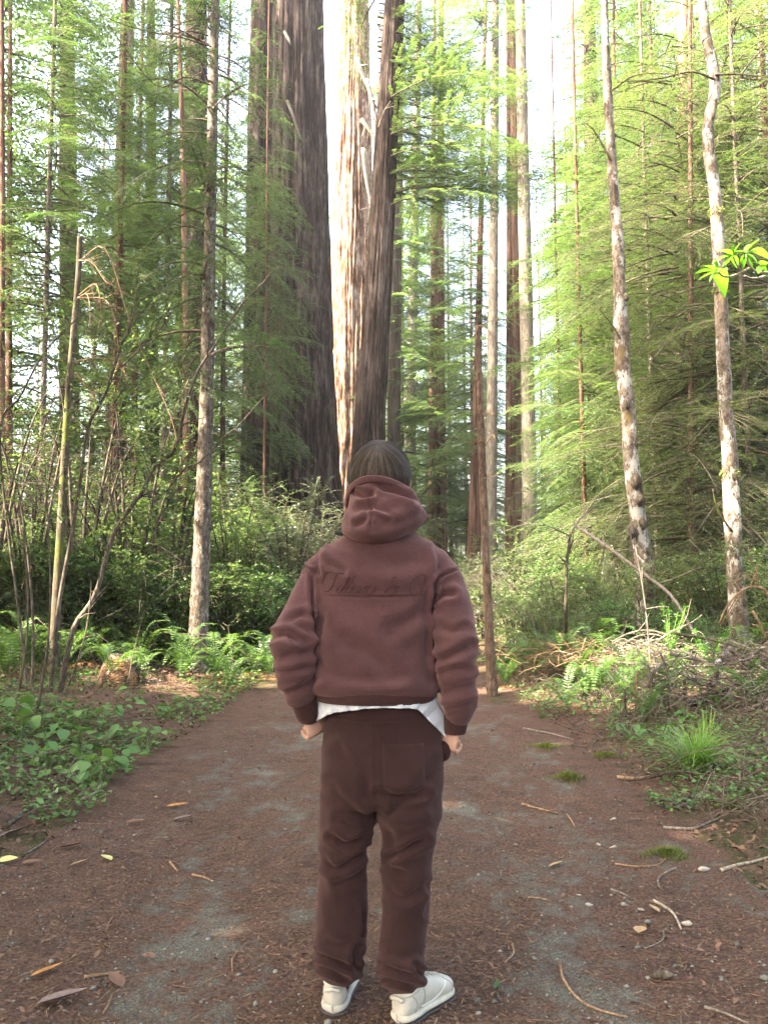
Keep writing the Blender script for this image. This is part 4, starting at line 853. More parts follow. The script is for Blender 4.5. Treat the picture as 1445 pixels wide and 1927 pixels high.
# --- body: one continuous figure
bm_ = MB()
HC = P(714, 902, 2.79); HR = np.array([.082, .098, .122])
hax = spline([HC + [0, .03, -.118], HC + [0, .028, -.09], HC + [0, .012, -.045], HC, HC + [0, -.008, .05], HC + [0, -.01, .095], HC + [0, -.008, .116]], 22)
hr = np.array([.020, .052, .070, .080, .078, .052, .012]); hr = np.interp(np.linspace(0, 6, 22), np.arange(7), hr)
ring_loft(bm_, [(c, UX, UY, r, r * 1.22, r * 1.22) for c, r in zip(hax, hr)], 32)
fz = HC + [0, .098, -.02]
bm_.tube(np.array([fz + [0, -.01, .035], fz + [0, .012, -.01], fz + [0, .02, -.028], fz + [0, -.006, -.04]]), [.008, .012, .016, .010], 10)
bm_.tube(np.array([HC + [0, .055, -.10], HC + [0, .075, -.108], HC + [0, .088, -.10]]), [.03, .026, .016], 12)
for s in (-1, 1):
    e = HC + [s * .080, .006, -.022]
    bm_.tube(spline([e + [0, 0, -.034], e + [s * .012, -.006, -.012], e + [s * .020, -.012, .012], e + [s * .012, -.006, .032]], 10), [.006, .008, .010, .011, .011, .012, .012, .012, .010, .006], 8)
limb(bm_, [(716, 1040, 2.745, 100), (716, 985, 2.755, 76), (715, 950, 2.775, 70), (714, 920, 2.79, 66)], 16, 24)
hloft(bm_, [(1400, 625, 815, 2.735, .10, .10), (1330, 630, 805, 2.74, .10, .09), (1240, 625, 800, 2.745, .11, .09), (1130, 622, 810, 2.75, .11, .085), (1060, 622, 812, 2.75, .09, .075), (1025, 640, 795, 2.75, .07, .07), (1000, 675, 760, 2.755, .055, .055)], 30, 32)
for rows in ([(632, 1080, 2.745, 46), (588, 1125, 2.725, 44), (552, 1200, 2.69, 44), (562, 1270, 2.70, 38), (574, 1330, 2.715, 28), (579, 1352, 2.72, 26)], [(808, 1080, 2.745, 46), (843, 1125, 2.725, 44), (862, 1210, 2.69, 44), (862, 1280, 2.70, 38), (857, 1350, 2.705, 28), (855, 1378, 2.71, 26)],
             [(655, 1450, 2.735, 90), (648, 1560, 2.735, 62), (645, 1660, 2.745, 50), (634, 1760, 2.755, 46), (630, 1850, 2.755, 34), (631, 1890, 2.76, 34)], [(775, 1450, 2.72, 90), (772, 1560, 2.72, 62), (764, 1660, 2.725, 50), (757, 1760, 2.715, 46), (759, 1860, 2.70, 34), (762, 1900, 2.71, 34)]):
    limb(bm_, rows, 30, 20)
body = remesh('person', bm_, .0075, 3, M['skin'])
# hands: palm and five fingers, curled round the hem of the shirt
def hand(side, wr, palm_dir, out):
    mb = MB(); f = unit(palm_dir); o = unit(out - f * np.dot(out, f)); n = np.cross(f, o)      # f along the hand, o towards the little finger, n towards the back of the hand
    if n[1] > 0: n = -n
    w = wr
    pl = [(w - f * .02, .021, .017), (w + f * .012, .026, .016), (w + f * .045, .037, .015), (w + f * .078, .040, .013), (w + f * .086, .034, .010)]
    ring_loft(mb, [(c, o, n, a, b, b) for c, a, b in pl], 20)
    for k, (off, L, r, cu) in enumerate(((-.030, .073, .0088, 1.0), (-.010, .080, .0090, 1.08), (.011, .074, .0086, 1.15), (.030, .058, .0076, 1.2))):
        b = w + f * .076 + o * off; p = [b - f * .03, b]; d = f.copy(); ang = 0
        for j, fr in enumerate((.46, .31, .23)):
            ang += cu * (.85, 1.05, .7)[j]; d = f * math.cos(ang) - n * math.sin(ang); p.append(p[-1] + d * L * fr)
        mb.tube(spline(p, 14), np.interp(np.linspace(0, 4, 14), np.arange(5), [r, r * 1.12, r * 1.05, r * .95, r * .72]), 10)
    t0 = w + f * .022 - o * .024 - n * .006
    mb.tube(spline([t0 - f * .01, t0 + f * .022 - o * .016 - n * .014, t0 + f * .046 - o * .014 - n * .030, t0 + f * .060 + o * .004 - n * .040], 12), np.linspace(.0125, .008, 12), 10)
    return remesh('hand', mb, .0026, 3, M['skin'])
hl = hand(-1, P(582, 1335, 2.72), np.array([.34, .30, -1.]), np.array([-.75, -.65, 0.])); hrr = hand(1, P(853, 1361, 2.71), np.array([-.30, .30, -1.]), np.array([.75, -.65, 0.]))
def join_meshes(name, meshes, mat):
    Vs, Fs, n = [], {3: [], 4: []}, 0
    for me in meshes:
        V, _ = get_v(me); Vs.append(V)
        for p_ in me.polygons: Fs[len(p_.vertices)].append([v + n for v in p_.vertices])
        n += len(V)
    return make_mesh(name, np.concatenate(Vs), [np.array(f) for f in Fs.values() if f], mat, True)
pm = join_meshes('person', [body, hl, hrr], M['skin'])
person = tag(link('person', pm), 'person seen from behind in a maroon hoodie and matching sweatpants, white shirt hem showing', 'person')
for s in (-1, 1):
    e = HC + np.array([s * .030, .088, .004]); mb = MB(); ring_loft(mb, [(e + [0, 0, z], UX, UY, r, r, r) for z, r in ((-.0115, .001), (-.008, .008), (0, .0115), (.008, .008), (.0115, .001))], 12)
    ey = link('eye', mb.mesh('eye', M['eye'], True), person)
    mb = MB().tube(np.array([e + [0, .0105, 0], e + [0, .0122, 0]]), [.005, .0045], 10); link('iris', mb.mesh('iris', M['iris']), ey)
mb = MB().tube(spline([HC + [-.024, .100, -.074], HC + [-.008, .109, -.071], HC + [.008, .109, -.071], HC + [.024, .100, -.074]], 10), [.003, .005, .006, .006, .006, .006, .006, .006, .005, .003], 8)
link('mouth', mb.mesh('mouth', M['lip'], True), person)

# --- hair: a cap and many strands falling from the whorl
HH = HC + [0, -.002, .004]; WH = unit(np.array([-.06, -.55, .84])); rgh = np.random.default_rng(4)
e1 = unit(np.cross(WH, UX)); e2 = np.cross(WH, e1); RAD = np.array([.104, .116, .124])
def on_head(th, ph, k=1.0):
    d = WH * np.cos(ph)[..., None] + (e1 * np.cos(th)[..., None] + e2 * np.sin(th)[..., None]) * np.sin(ph)[..., None]
    p = d * RAD * np.asarray(k)[..., None] if not np.isscalar(k) else d * RAD * k
    low = np.clip(-p[..., 2] / .09, 0, 1); p = p * np.stack([1 - .10 * low, 1 - .12 * low, 1 + 0 * low], -1); return p + HH
hm = MB(); th = np.linspace(0, 2 * math.pi, 48, endpoint=False); phs = np.linspace(.02, 1.0, 18)
def ph_max(th):
    d = e1 * np.cos(th)[..., None] + e2 * np.sin(th)[..., None]                # how low the hair reaches on each side
    return 1.62 + .55 * np.clip(-d[..., 2], 0, 1) - .25 * np.clip(d[..., 1], 0, 1)
A, B = np.meshgrid(th, phs); Vc = on_head(A, B * ph_max(A), .97).reshape(-1, 3); i, j = np.meshgrid(np.arange(17), np.arange(48), indexing='ij')
hm.add(Vc, np.stack([i * 48 + j, (i + 1) * 48 + j, (i + 1) * 48 + (j + 1) % 48, i * 48 + (j + 1) % 48], -1).reshape(-1, 4), None, .12)
hair = link('hair', hm.mesh('hair', M['hair'], True), person)
ns, sg = 5200, 7
t0 = rgh.random(ns) * 6.283; pm_ = ph_max(t0); p0 = pm_ * rgh.random(ns) ** .75 * .88; ln = (.55 + .35 * rgh.random(ns)); clump = .10 * np.sin(t0 * 23 + p0 * 2) + .06 * np.sin(t0 * 41)
q = np.linspace(0, 1, sg); PH = np.minimum(p0[:, None] + ln[:, None] * q, (pm_ * (1.0 + .06 * rgh.random(ns)))[:, None]); TH = t0[:, None] + clump[:, None] * q * .5 + .10 * rgh.normal(size=(ns, 1)) * q + .35 * q * np.exp(-PH * 2)
kk = 1 + .045 * rgh.random((ns, 1)) + .05 * q * (rgh.random((ns, 1)) ** 2) * .5 + .03 * np.sin(t0 * 23)[:, None] * q + .02 * np.sin(t0 * 41 + p0 * 3)[:, None] * q
C = on_head(TH, PH, kk); nrm = unit(C - HH); tg = unit(np.gradient(C, axis=1)); sd = unit(np.cross(tg, nrm)); wd = .0015 * (1 - .7 * q)[None, :, None]
V = np.concatenate([C - sd * wd, C + sd * wd], 1).reshape(-1, 3); b = np.arange(ns)[:, None] * 2 * sg; i = np.arange(sg - 1)[None]
Q = np.stack([b + i, b + i + 1, b + sg + i + 1, b + sg + i], -1).reshape(-1, 4)
tn = np.clip(.46 + .26 * np.sin(t0 * 23 + 1) + .18 * np.sin(t0 * 41 + 2) + .2 * rgh.normal(size=ns), 0, 1).repeat(2 * sg)
tag(link('strands', make_mesh('strands', V, Q, M['hair'], True, tn), hair), kind='stuff')

# --- hoodie: trunk and sleeves grown together, then pressed into folds
hb = MB()
hloft(hb, [(1310, 604, 812, 2.735, .125, .105), (1303, 592, 824, 2.735, .135, .128), (1293, 588, 824, 2.735, .14, .135), (1250, 586, 822, 2.738, .145, .130), (1190, 586, 822, 2.742, .15, .128), (1130, 584, 830, 2.748, .15, .130), (1085, 588, 842, 2.75, .14, .132), (1050, 600, 838, 2.75, .12, .122), (1022, 628, 808, 2.75, .095, .100), (1000, 660, 775, 2.752, .07, .075), (982, 672, 762, 2.755, .06, .06)], 60, 56, 2.5)
limb(hb, [(640, 1052, 2.745, 74), (606, 1082, 2.74, 72), (583, 1120, 2.725, 70), (566, 1160, 2.70, 73), (551, 1198, 2.68, 78), (552, 1235, 2.675, 74), (557, 1272, 2.685, 66), (563, 1300, 2.70, 58), (572, 1322, 2.71, 42)], 46, 30)
limb(hb, [(790, 1052, 2.745, 74), (826, 1080, 2.74, 74), (846, 1118, 2.725, 72), (855, 1160, 2.70, 74), (857, 1208, 2.68, 77), (859, 1250, 2.675, 75), (863, 1290, 2.68, 68), (864, 1320, 2.69, 66), (861, 1345, 2.70, 52), (858, 1358, 2.705, 40)], 46, 30)
hood_me = remesh('hoodie', hb, .0065, 5, M['fleece'])
wobble(hood_me, .006, 7, 6, 2); wobble(hood_me, .0022, 20, 26, 12)
crease(hood_me, [([(585, 1062), (588, 1090), (589, 1150), (591, 1230), (592, 1290)], 4, 12), ([(862, 1072), (834, 1082), (818, 1104), (815, 1154), (818, 1225), (822, 1290)], 4, 12),
    ([(866, 1070), (845, 1078), (828, 1088)], 2.2, 4), ([(561, 1076), (575, 1068), (586, 1078)], 2.2, 5),
    ([(824, 1128), (834, 1120), (850, 1118)], 6, 9), ([(821, 1246), (850, 1233), (884, 1216)], 7, 11), ([(828, 1262), (860, 1258), (880, 1262)], 6, 6), ([(830, 1304), (862, 1296), (895, 1284)], 8, 8), ([(836, 1334), (862, 1330), (886, 1322)], 5, 5), ([(826, 1180), (850, 1188), (872, 1182)], 7, 6),
    ([(510, 1199), (538, 1195), (566, 1208)], 6, 14), ([(524, 1240), (556, 1230), (586, 1222)], 8, 9), ([(520, 1260), (550, 1262), (570, 1256)], 5, 5), ([(530, 1308), (560, 1298), (588, 1280)], 8, 9), ([(535, 1285), (560, 1278), (566, 1276)], 5, 4), ([(548, 1165), (566, 1158), (584, 1160)], 6, 6),
    ([(604, 1030), (600, 1052), (598, 1078)], 5, 8), ([(612, 1056), (626, 1064), (645, 1075)], 6, 6), ([(594, 1020), (592, 1045), (590, 1060)], 5, 6), ([(820, 1032), (826, 1056), (824, 1080)], 6, 6),
    ([(655, 1206), (692, 1228), (742, 1268)], 13, 6), ([(735, 1186), (775, 1165), (808, 1140)], 12, 6), ([(610, 1180), (640, 1200), (665, 1240)], 12, 4), ([(620, 1288), (700, 1296), (790, 1290)], 9, -5), ([(700, 1040), (745, 1060), (790, 1050)], 14, 5), ([(610, 1140), (600, 1200), (604, 1270)], 8, 5), ([(806, 1130), (802, 1200), (806, 1280)], 7, 5), ([(640, 1084), (700, 1090), (780, 1086)], 16, -3), ([(610, 1121), (700, 1124), (800, 1123)], 1.8, 3)])
hoodie = link('hoodie', hood_me, person)
bvh = BVHTree.FromPolygons([tuple(v) for v in get_v(hood_me)[0]], [list(p_.vertices) for p_ in hood_me.polygons])
def on_back(px, py, lift, tree=None):
    o = np.array([0, 0, CH]); d = unit(P(px, py, 2.5) - o); h = (tree or bvh).ray_cast(Vector(o), Vector(d), 6)
    return None if h[0] is None else np.array(h[0]) + np.array(h[1]) * lift
# hem band and cuffs of ribbed knit
def rib_tube(name, secs, seg, parent, mat, amp=.0012, ribs=1):
    mb = MB(); a = np.linspace(0, 2 * math.pi, seg, endpoint=False); rr = 1 + amp * np.where(np.arange(seg) % 2, 1, -1); V = []
    for c, u, v, ru, rv in secs: V.append(c + np.outer(np.cos(a) * rr * ru, u) + np.outer(np.sin(a) * rr * rv, v))
    n = len(secs); i, j = np.meshgrid(np.arange(n - 1), np.arange(seg), indexing='ij'); k = (j + 1) % seg
    mb.add(np.concatenate(V), np.stack([i * seg + j, i * seg + k, (i + 1) * seg + k, (i + 1) * seg + j], -1).reshape(-1, 4))
    return link(name, mb.mesh(name, mat, True), parent)
hs = []
for py, wl, wr, rv in ((1292, 600, 815, .118), (1298, 590, 822, .130), (1306, 591, 822, .130), (1314, 593, 821, .129), (1318, 598, 816, .125), (1311, 612, 804, .112)):
    l, r = P(wl, py, 2.735), P(wr, py, 2.735); hs.append(((l + r) / 2, UX, UY, (r[0] - l[0]) / 2, rv))
rib_tube('hem_band', hs, 180, hoodie, M['rib'], .006)
def cuff(pts):
    c = np.array([P(a, b, d) for a, b, d, w in pts]); t, u, v = frames(c); secs = [(c[i], u[i], v[i], pts[i][3] * pts[i][2] / F / 2, pts[i][3] * pts[i][2] / F / 2 * .92) for i in range(len(pts))]
    rib_tube('cuff', secs, 80, hoodie, M['rib'], .03)
cuff([(570, 1312, 2.71, 38), (572, 1320, 2.71, 45), (576, 1334, 2.715, 43), (579, 1347, 2.718, 40), (580, 1353, 2.72, 37), (579, 1349, 2.72, 31)])
cuff([(859, 1340, 2.70, 38), (858, 1350, 2.705, 44), (857, 1364, 2.708, 42), (856, 1376, 2.71, 39), (855.5, 1381, 2.71, 36), (856, 1377, 2.71, 30)])
# hood lying round the neck
hd = MB()
hloft(hd, [(1025, 690, 724, 2.675, .03, .035), (1019, 664, 745, 2.69, .06, .08), (1006, 646, 770, 2.705, .09, .115), (990, 641, 794, 2.715, .11, .125), (972, 646, 804, 2.718, .12, .125), (955, 653, 796, 2.72, .12, .112), (938, 658, 785, 2.722, .115, .092), (922, 664, 772, 2.715, .09, .068), (908, 674, 748, 2.70, .05, .042), (902, 684, 730, 2.69, .02, .02)], 46, 48, 2.15)
hood = remesh('hood', hd, .0058, 4, M['fleece'])
wobble(hood, .004, 9, 9, 5); wobble(hood, .0018, 24, 30, 15)
crease(hood, [([(701, 918), (699, 938), (698, 958), (700, 975), (697, 992), (698, 1010)], 2.0, 5), ([(668, 927), (686, 933), (700, 930)], 5, 11), ([(702, 914), (736, 922), (772, 936), (794, 948)], 5, 11), ([(700, 963), (712, 965), (728, 972)], 4, -6), ([(690, 974), (684, 982), (672, 986)], 5, 6),
    ([(664, 948), (680, 946), (696, 940)], 6, -6), ([(705, 945), (740, 942), (780, 952)], 8, -5), ([(650, 985), (670, 990), (690, 984)], 8, 4), ([(706, 990), (745, 985), (790, 972)], 9, 4), ([(700, 905), (660, 917)], 3, 5)])
hoodo = link('hood', hood, hoodie)
rim = spline([P(652, 950, 2.78), P(654, 936, 2.735), P(662, 917, 2.682), P(680, 905, 2.655), P(703, 901, 2.645), P(728, 905, 2.650), P(755, 916, 2.668), P(776, 932, 2.70), P(788, 952, 2.75), P(786, 962, 2.80)], 48)
t, u, v = frames(rim); mb = MB(); a = np.linspace(0, 2 * math.pi, 14, endpoint=False); V = []
for i in range(48):
    w_ = unit(np.cross(t[i], [0, 0, 1.])); z_ = np.cross(w_, t[i]); V.append(rim[i] + np.outer(np.cos(a) * .0075, w_) + np.outer(np.sign(np.sin(a)) * np.abs(np.sin(a)) ** .7 * .0125, z_))
i, j = np.meshgrid(np.arange(47), np.arange(14), indexing='ij'); mb.add(np.concatenate(V), np.stack([i * 14 + j, i * 14 + (j + 1) % 14, (i + 1) * 14 + (j + 1) % 14, (i + 1) * 14 + j], -1).reshape(-1, 4))
link('hood_rim', mb.mesh('hood_rim', M['fleece'], True), hoodie)
# embroidered script across the back, tone on tone
def TXT(x, y): return (590 + x * .16609, 1050 + y * .16605)
strokes = [[(130, 180), (112, 230), (108, 280), (120, 312), (140, 305)], [(130, 180), (150, 160), (200, 158), (260, 172), (320, 178), (345, 172)], [(262, 178), (245, 230), (225, 290), (195, 345), (155, 378), (115, 375)],
    [(330, 330), (300, 315), (270, 345), (258, 385), (285, 395), (315, 360), (335, 325)], [(335, 325), (318, 380), (335, 398), (360, 378)], [(400, 205), (370, 260), (348, 340), (342, 398)], [(400, 205), (392, 250), (360, 310)], [(352, 350), (385, 315), (400, 320), (372, 352), (395, 398), (420, 385)],
    [(425, 365), (465, 345), (475, 318), (455, 315), (430, 350), (430, 390), (460, 398), (490, 375)], [(540, 325), (512, 318), (485, 350), (480, 388), (505, 396), (530, 360), (548, 322)], [(548, 322), (530, 380), (545, 396), (565, 380)], [(575, 318), (565, 360), (555, 398)], [(572, 345), (600, 312), (625, 315)], [(490, 190), (450, 230), (425, 290)],
    [(640, 315), (610, 345), (595, 395), (640, 410), (680, 370), (700, 320), (690, 375), (700, 400)],
    [(935, 225), (900, 220), (890, 255), (910, 300), (925, 350), (930, 395)], [(915, 310), (870, 320), (825, 360), (815, 395), (840, 420), (880, 415), (920, 380), (945, 330), (980, 306), (920, 310)],
    [(1180, 292), (1200, 300), (1240, 280), (1260, 230), (1245, 185), (1200, 185), (1145, 230), (1100, 290), (1085, 350), (1100, 400), (1140, 415), (1190, 395), (1220, 360)], [(1290, 320), (1255, 315), (1225, 350), (1220, 395), (1250, 405), (1285, 370), (1300, 325), (1320, 320)]]
em = MB()
for s in strokes:
    q = spline([TXT(*c) for c in s], 7 * len(s)); w3 = [on_back(a_, b_, .0005) for a_, b_ in q]; w3 = [c for c in w3 if c is not None]
    if len(w3) > 3: em.tube(np.array(w3), .00175, 6)
q = [on_back(x, 1119.5 + .006 * (x - 700), .0002) for x in np.linspace(608, 800, 60)]; em.tube(np.array([c for c in q if c is not None]), .0012, 5)
link('embroidery', em.mesh('embroidery', M['thread'], True), hoodie)['label'] = 'script lettering stitched tone on tone across the back'

# --- trousers
tb = MB()
hloft(tb, [(1512, 612, 828, 2.73, .10, .105), (1475, 606, 833, 2.735, .125, .125), (1430, 606, 835, 2.738, .13, .130), (1390, 608, 832, 2.74, .128, .118), (1350, 611, 822, 2.74, .125, .108), (1318, 616, 812, 2.74, .115, .100)], 40, 48, 2.4)
limb(tb, [(655, 1470, 2.735, 96), (655, 1522, 2.735, 104), (650, 1556, 2.735, 98), (645, 1590, 2.735, 89), (645, 1640, 2.74, 88), (644, 1700, 2.745, 93), (641, 1760, 2.75, 90), (637, 1790, 2.752, 85), (637, 1817, 2.752, 84), (635, 1833, 2.754, 68), (633, 1843, 2.755, 46)], 50, 30)
limb(tb, [(780, 1470, 2.725, 100), (770, 1522, 2.715, 122), (768, 1556, 2.715, 107), (766, 1590, 2.715, 95), (764, 1640, 2.715, 90), (763, 1700, 2.71, 87), (758, 1760, 2.705, 82), (754, 1792, 2.70, 82), (757, 1832, 2.70, 83), (759, 1848, 2.702, 66), (761, 1858, 2.705, 46)], 50, 30)
tr_me = remesh('trousers', tb, .0065, 5, M['fleece_shaded'])
wobble(tr_me, .006, 6, 5, 7); wobble(tr_me, .0022, 18, 24, 17)
crease(tr_me, [([(708, 1345), (707, 1430), (707, 1500), (708, 1535)], 2.5, 3), ([(622, 1388), (650, 1420), (680, 1455), (706, 1512)], 10, 8), ([(716, 1490), (750, 1500), (796, 1494)], 7, 11), ([(824, 1440), (800, 1470), (740, 1520), (715, 1530)], 10, 6), ([(702, 1545), (670, 1530), (640, 1505), (620, 1480)], 10, 6),
    ([(626, 1574), (652, 1589), (684, 1574)], 6, 11), ([(605, 1614), (634, 1636), (690, 1600)], 7, 10), ([(690, 1560), (660, 1555), (640, 1540)], 8, 6), ([(640, 1660), (668, 1650), (690, 1630)], 8, 6), ([(724, 1620), (755, 1603), (800, 1580)], 6, 11), ([(726, 1630), (742, 1634), (760, 1642)], 6, 8), ([(724, 1672), (760, 1692), (804, 1664)], 8, 7), ([(722, 1560), (740, 1590), (735, 1620)], 8, 5), ([(806, 1665), (810, 1690), (802, 1720)], 5, 6),
    ([(596, 1794), (625, 1806), (668, 1822)], 6, 10), ([(598, 1816), (620, 1824), (648, 1838)], 5, 9), ([(672, 1780), (664, 1800), (672, 1822)], 5, 9), ([(612, 1770), (640, 1780), (676, 1770)], 9, 5), ([(778, 1815), (790, 1830), (804, 1832)], 5, 10), ([(722, 1816), (750, 1828), (785, 1836)], 6, 9), ([(720, 1838), (748, 1846), (780, 1854)], 5, 8), ([(720, 1790), (750, 1800), (785, 1795)], 9, 5), ([(680, 1700), (684, 1740), (678, 1775)], 4, 6), ([(612, 1350), (700, 1356), (818, 1352)], 2.2, 5), ([(640, 1400), (670, 1440), (690, 1480)], 12, -6), ([(735, 1530), (760, 1545), (800, 1535)], 12, -6)])
trousers = link('trousers', tr_me, person)
for q in ([(633, 1836, 2.754, 26), (633, 1842, 2.755, 25), (632.5, 1850, 2.756, 24), (632, 1859, 2.757, 23), (632, 1862, 2.757, 20)], [(761, 1850, 2.704, 26), (761, 1856, 2.705, 25), (761.5, 1864, 2.706, 24), (762, 1872, 2.707, 23), (762, 1875, 2.707, 20)]):
    c = np.array([P(a, b, d) for a, b, d, w in q]); t, u, v = frames(c)
    rib_tube('ankle_cuff', [(c[i], u[i], v[i], q[i][3] * 2.73 / F, q[i][3] * 2.73 / F) for i in range(5)], 70, trousers, M['rib'], .03)
tbv = BVHTree.FromPolygons([tuple(v) for v in get_v(tr_me)[0]], [list(p_.vertices) for p_ in tr_me.polygons])
gx, gy = 16, 16; V = []
for k in range(2):
    for b in range(gy):
        for a in range(gx):
            u_, v_ = a / (gx - 1), b / (gy - 1); x = 719 + 78 * u_ + 3 * v_; y = 1398 + 3 * math.sin(u_ * math.pi) + v_ * (84 + 10 * math.sin(u_ * math.pi))
            e = min(u_, 1 - u_, (1 - v_) * 1.0 + 0, .12) / .12; lift = (.0045 if k == 0 else -.002) * (.35 + .65 * min(1, e)) if k == 0 else -.003
            q_ = on_back(x, y, lift, tbv); V.append(q_ if q_ is not None else P(x, y, 2.62))
V = np.array(V); n_ = gx * gy; Q = [[b * gx + a, (b + 1) * gx + a, (b + 1) * gx + a + 1, b * gx + a + 1] for b in range(gy - 1) for a in range(gx - 1)]
rimq = [(0 * gx + a, 0 * gx + a + 1) for a in range(gx - 1)] + [(b * gx + gx - 1, (b + 1) * gx + gx - 1) for b in range(gy - 1)] + [((gy - 1) * gx + a + 1, (gy - 1) * gx + a) for a in range(gx - 1)] + [((b + 1) * gx, b * gx) for b in range(gy - 1)]
Q += [[a, b, b + n_, a + n_] for a, b in rimq]
link('back_pocket', MB().add(V, Q).mesh('back_pocket', M['fleece_shaded'], True), trousers)
pw = []
for py, l, r, rv in ((1352, 611, 822, .109), (1345, 612, 820, .111), (1336, 613, 818, .109), (1326, 615, 815, .107), (1316, 617, 812, .103)):
    l, r = P(l, py, 2.74), P(r, py, 2.74); pw.append(((l + r) / 2, UX, UY, (r[0] - l[0]) / 2, rv))
rib_tube('waistband', pw, 150, trousers, M['fleece_shaded'], .005)
pf = MB().tube(spline([P(831, 1392, 2.74), P(838, 1405, 2.72), P(838, 1420, 2.72), P(833, 1432, 2.73)], 10), [.004, .010, .014, .016, .017, .017, .016, .014, .010, .004], 10); link('side_pocket', pf.mesh('side_pocket', M['fleece_shaded'], True), trousers)

# --- white shirt hem hanging out, its two corners pulled by the hands
top = spline([(590, 1346, 2.738), (602, 1316, 2.72), (625, 1298, 2.69), (665, 1296, 2.662), (715, 1296, 2.652), (765, 1297, 2.660), (808, 1303, 2.69), (828, 1330, 2.712), (843, 1366, 2.717)], 70)
bot = spline([(588, 1362, 2.728), (612, 1348, 2.668), (632, 1341, 2.644), (665, 1337, 2.623), (700, 1333, 2.615), (760, 1333, 2.622), (786, 1336, 2.644), (805, 1354, 2.668), (838, 1387, 2.710)], 70)
V = []
for k in range(9):
    f = k / 8
    for i in range(70):
        c = top[i] * (1 - f) + bot[i] * f; pt = P(*c); s_ = i / 69
        V.append(pt + np.array([0, -.006 * math.sin(i * .9 + f * 2) * f - .004 * math.sin(i * 2.3) * f - .004 * math.exp(-((f - 1) / .1) ** 2), 0]))
Q = [[k * 70 + i, k * 70 + i + 1, (k + 1) * 70 + i + 1, (k + 1) * 70 + i] for k in range(8) for i in range(69)]
me = make_mesh('undershirt', np.array(V), np.array(Q), M['tee'], True); us = link('undershirt', me, person); so = us.modifiers.new('thickness', 'SOLIDIFY'); so.thickness = .0025

# --- shoes, socks
def shoe(heel, ang, L=.285):
    f = np.array([math.sin(ang), math.cos(ang), 0]); s = np.array([f[1], -f[0], 0]); up = np.array([0, 0, 1.]); o = heel
    def pt(x, y, z): return o + f * x + s * y + up * z
    rt = link('shoe', None)
    xs_ = np.array([0, .02, .06, .11, .17, .22, .26, .285]) / .285 * L
    hw = np.array([.024, .036, .039, .037, .044, .049, .044, .018]); ht = np.array([.066, .080, .082, .092, .078, .060, .048, .030])
    def body_(x0, widths, heights, zb, mat, name, parent, n=40, seg=28, ex=2.6):
        X_ = np.linspace(xs_[0] - .004, xs_[-1] + .002, n); w = np.interp(X_, xs_, widths); h = np.interp(X_, xs_, heights)
        k = np.ones(5) / 5; w = np.convolve(np.pad(w, 2, 'edge'), k, 'valid'); h = np.convolve(np.pad(h, 2, 'edge'), k, 'valid')
        endf = np.sqrt(np.clip(1 - np.clip((np.abs(np.linspace(-1, 1, n)) - .86) / .14, 0, 1) ** 2, .02, 1)); mb = MB()
        ring_loft(mb, [(pt(X_[i], 0, zb + h[i] / 2), s, up, w[i] * endf[i], h[i] / 2, h[i] / 2) for i in range(n)], seg, ex)
        return link(name, mb.mesh(name, mat, True), parent)
    upper = body_(0, hw, ht, .018, M['shoe'], 'upper', rt)
    body_(0, hw + .006, np.full(8, .026), .010, M['shoe_sole'], 'sole', rt); body_(0, hw + .0065, np.full(8, .012), .0, M['outsole'], 'outsole', rt)
    for k in range(5):
        x = .118 + .022 * k; z = .018 + np.interp(x, xs_, ht) + .001
        link('lace', MB().tube(spline([pt(x, -.026, z - .014), pt(x + .003, -.012, z - .001), pt(x + .003, .012, z - .001), pt(x, .026, z - .014)], 10), .0032, 6).mesh('lace', M['shoe_sole'], True), rt)
    link('heel_tab', MB().tube(spline([pt(-.001, -.022, .078), pt(-.006, 0, .084), pt(-.001, .022, .078)], 10), .007, 8).mesh('heel_tab', M['shoe'], True), rt)
    for sgn in (-1, 1):
        for x0, x1, z0, z1 in ((.20, .235, .080, .030), (.085, .075, .105, .034), (.03, .045, .088, .034)):
            sp = []
            for q in np.linspace(0, 1, 9):
                x = x0 + (x1 - x0) * q + .012 * math.sin(q * 3.14); h2 = np.interp(x, xs_, ht) / 2; z = min(z0 + (z1 - z0) * q, .018 + h2 * 1.93); e = min(.995, abs((z - .018 - h2) / h2)); sp.append(pt(x, sgn * (np.interp(x, xs_, hw) * (1 - e ** 2.6) ** (1 / 2.6) + .001), z))
            link('seam', MB().tube(np.array(sp), .0016, 5).mesh('seam', M['seam'], True), rt)
        V = []; 
        for i in range(14):
            q = i / 13; x = .065 + .135 * q; w_ = np.interp(x, xs_, hw) + .0012; z = .046 + .028 * q ** 1.5 - .016 * math.sin(q * math.pi); h_ = .002 + .009 * math.sin(math.pi * min(1, q * 1.0)) ** .7 * (1 - q * .55)
            for zz in (z - h_ / 2, z + h_ / 2):
                hh = .018 + np.interp(x, xs_, ht) / 2; e = abs((zz - hh) / (np.interp(x, xs_, ht) / 2)); V.append(pt(x, sgn * (w_ * max(0, 1 - e ** 2.6) ** (1 / 2.6) + .002), zz))
        link('side_logo', MB().add(np.array(V), [[2 * i, 2 * i + 1, 2 * i + 3, 2 * i + 2] for i in range(13)]).mesh('side_logo', M['logo'], True), rt)
    link('collar', MB().tube(np.array([pt(.055 + .046 * math.cos(t_), .034 * math.sin(t_), .098 + .012 * math.cos(t_)) for t_ in np.linspace(0, 2 * math.pi, 28)]), .0075, 8, False).mesh('collar', M['shoe'], True), rt)
    sk = MB(); ring_loft(sk, [(pt(.055, 0, z), s, f, r, r * 1.25, r * 1.25) for z, r in ((.06, .032), (.10, .033), (.125, .032), (.16, .031), (.19, .030))], 24); so_ = link('sock', sk.mesh('sock', M['sock'], True), person)
    rt.parent = person; return rt
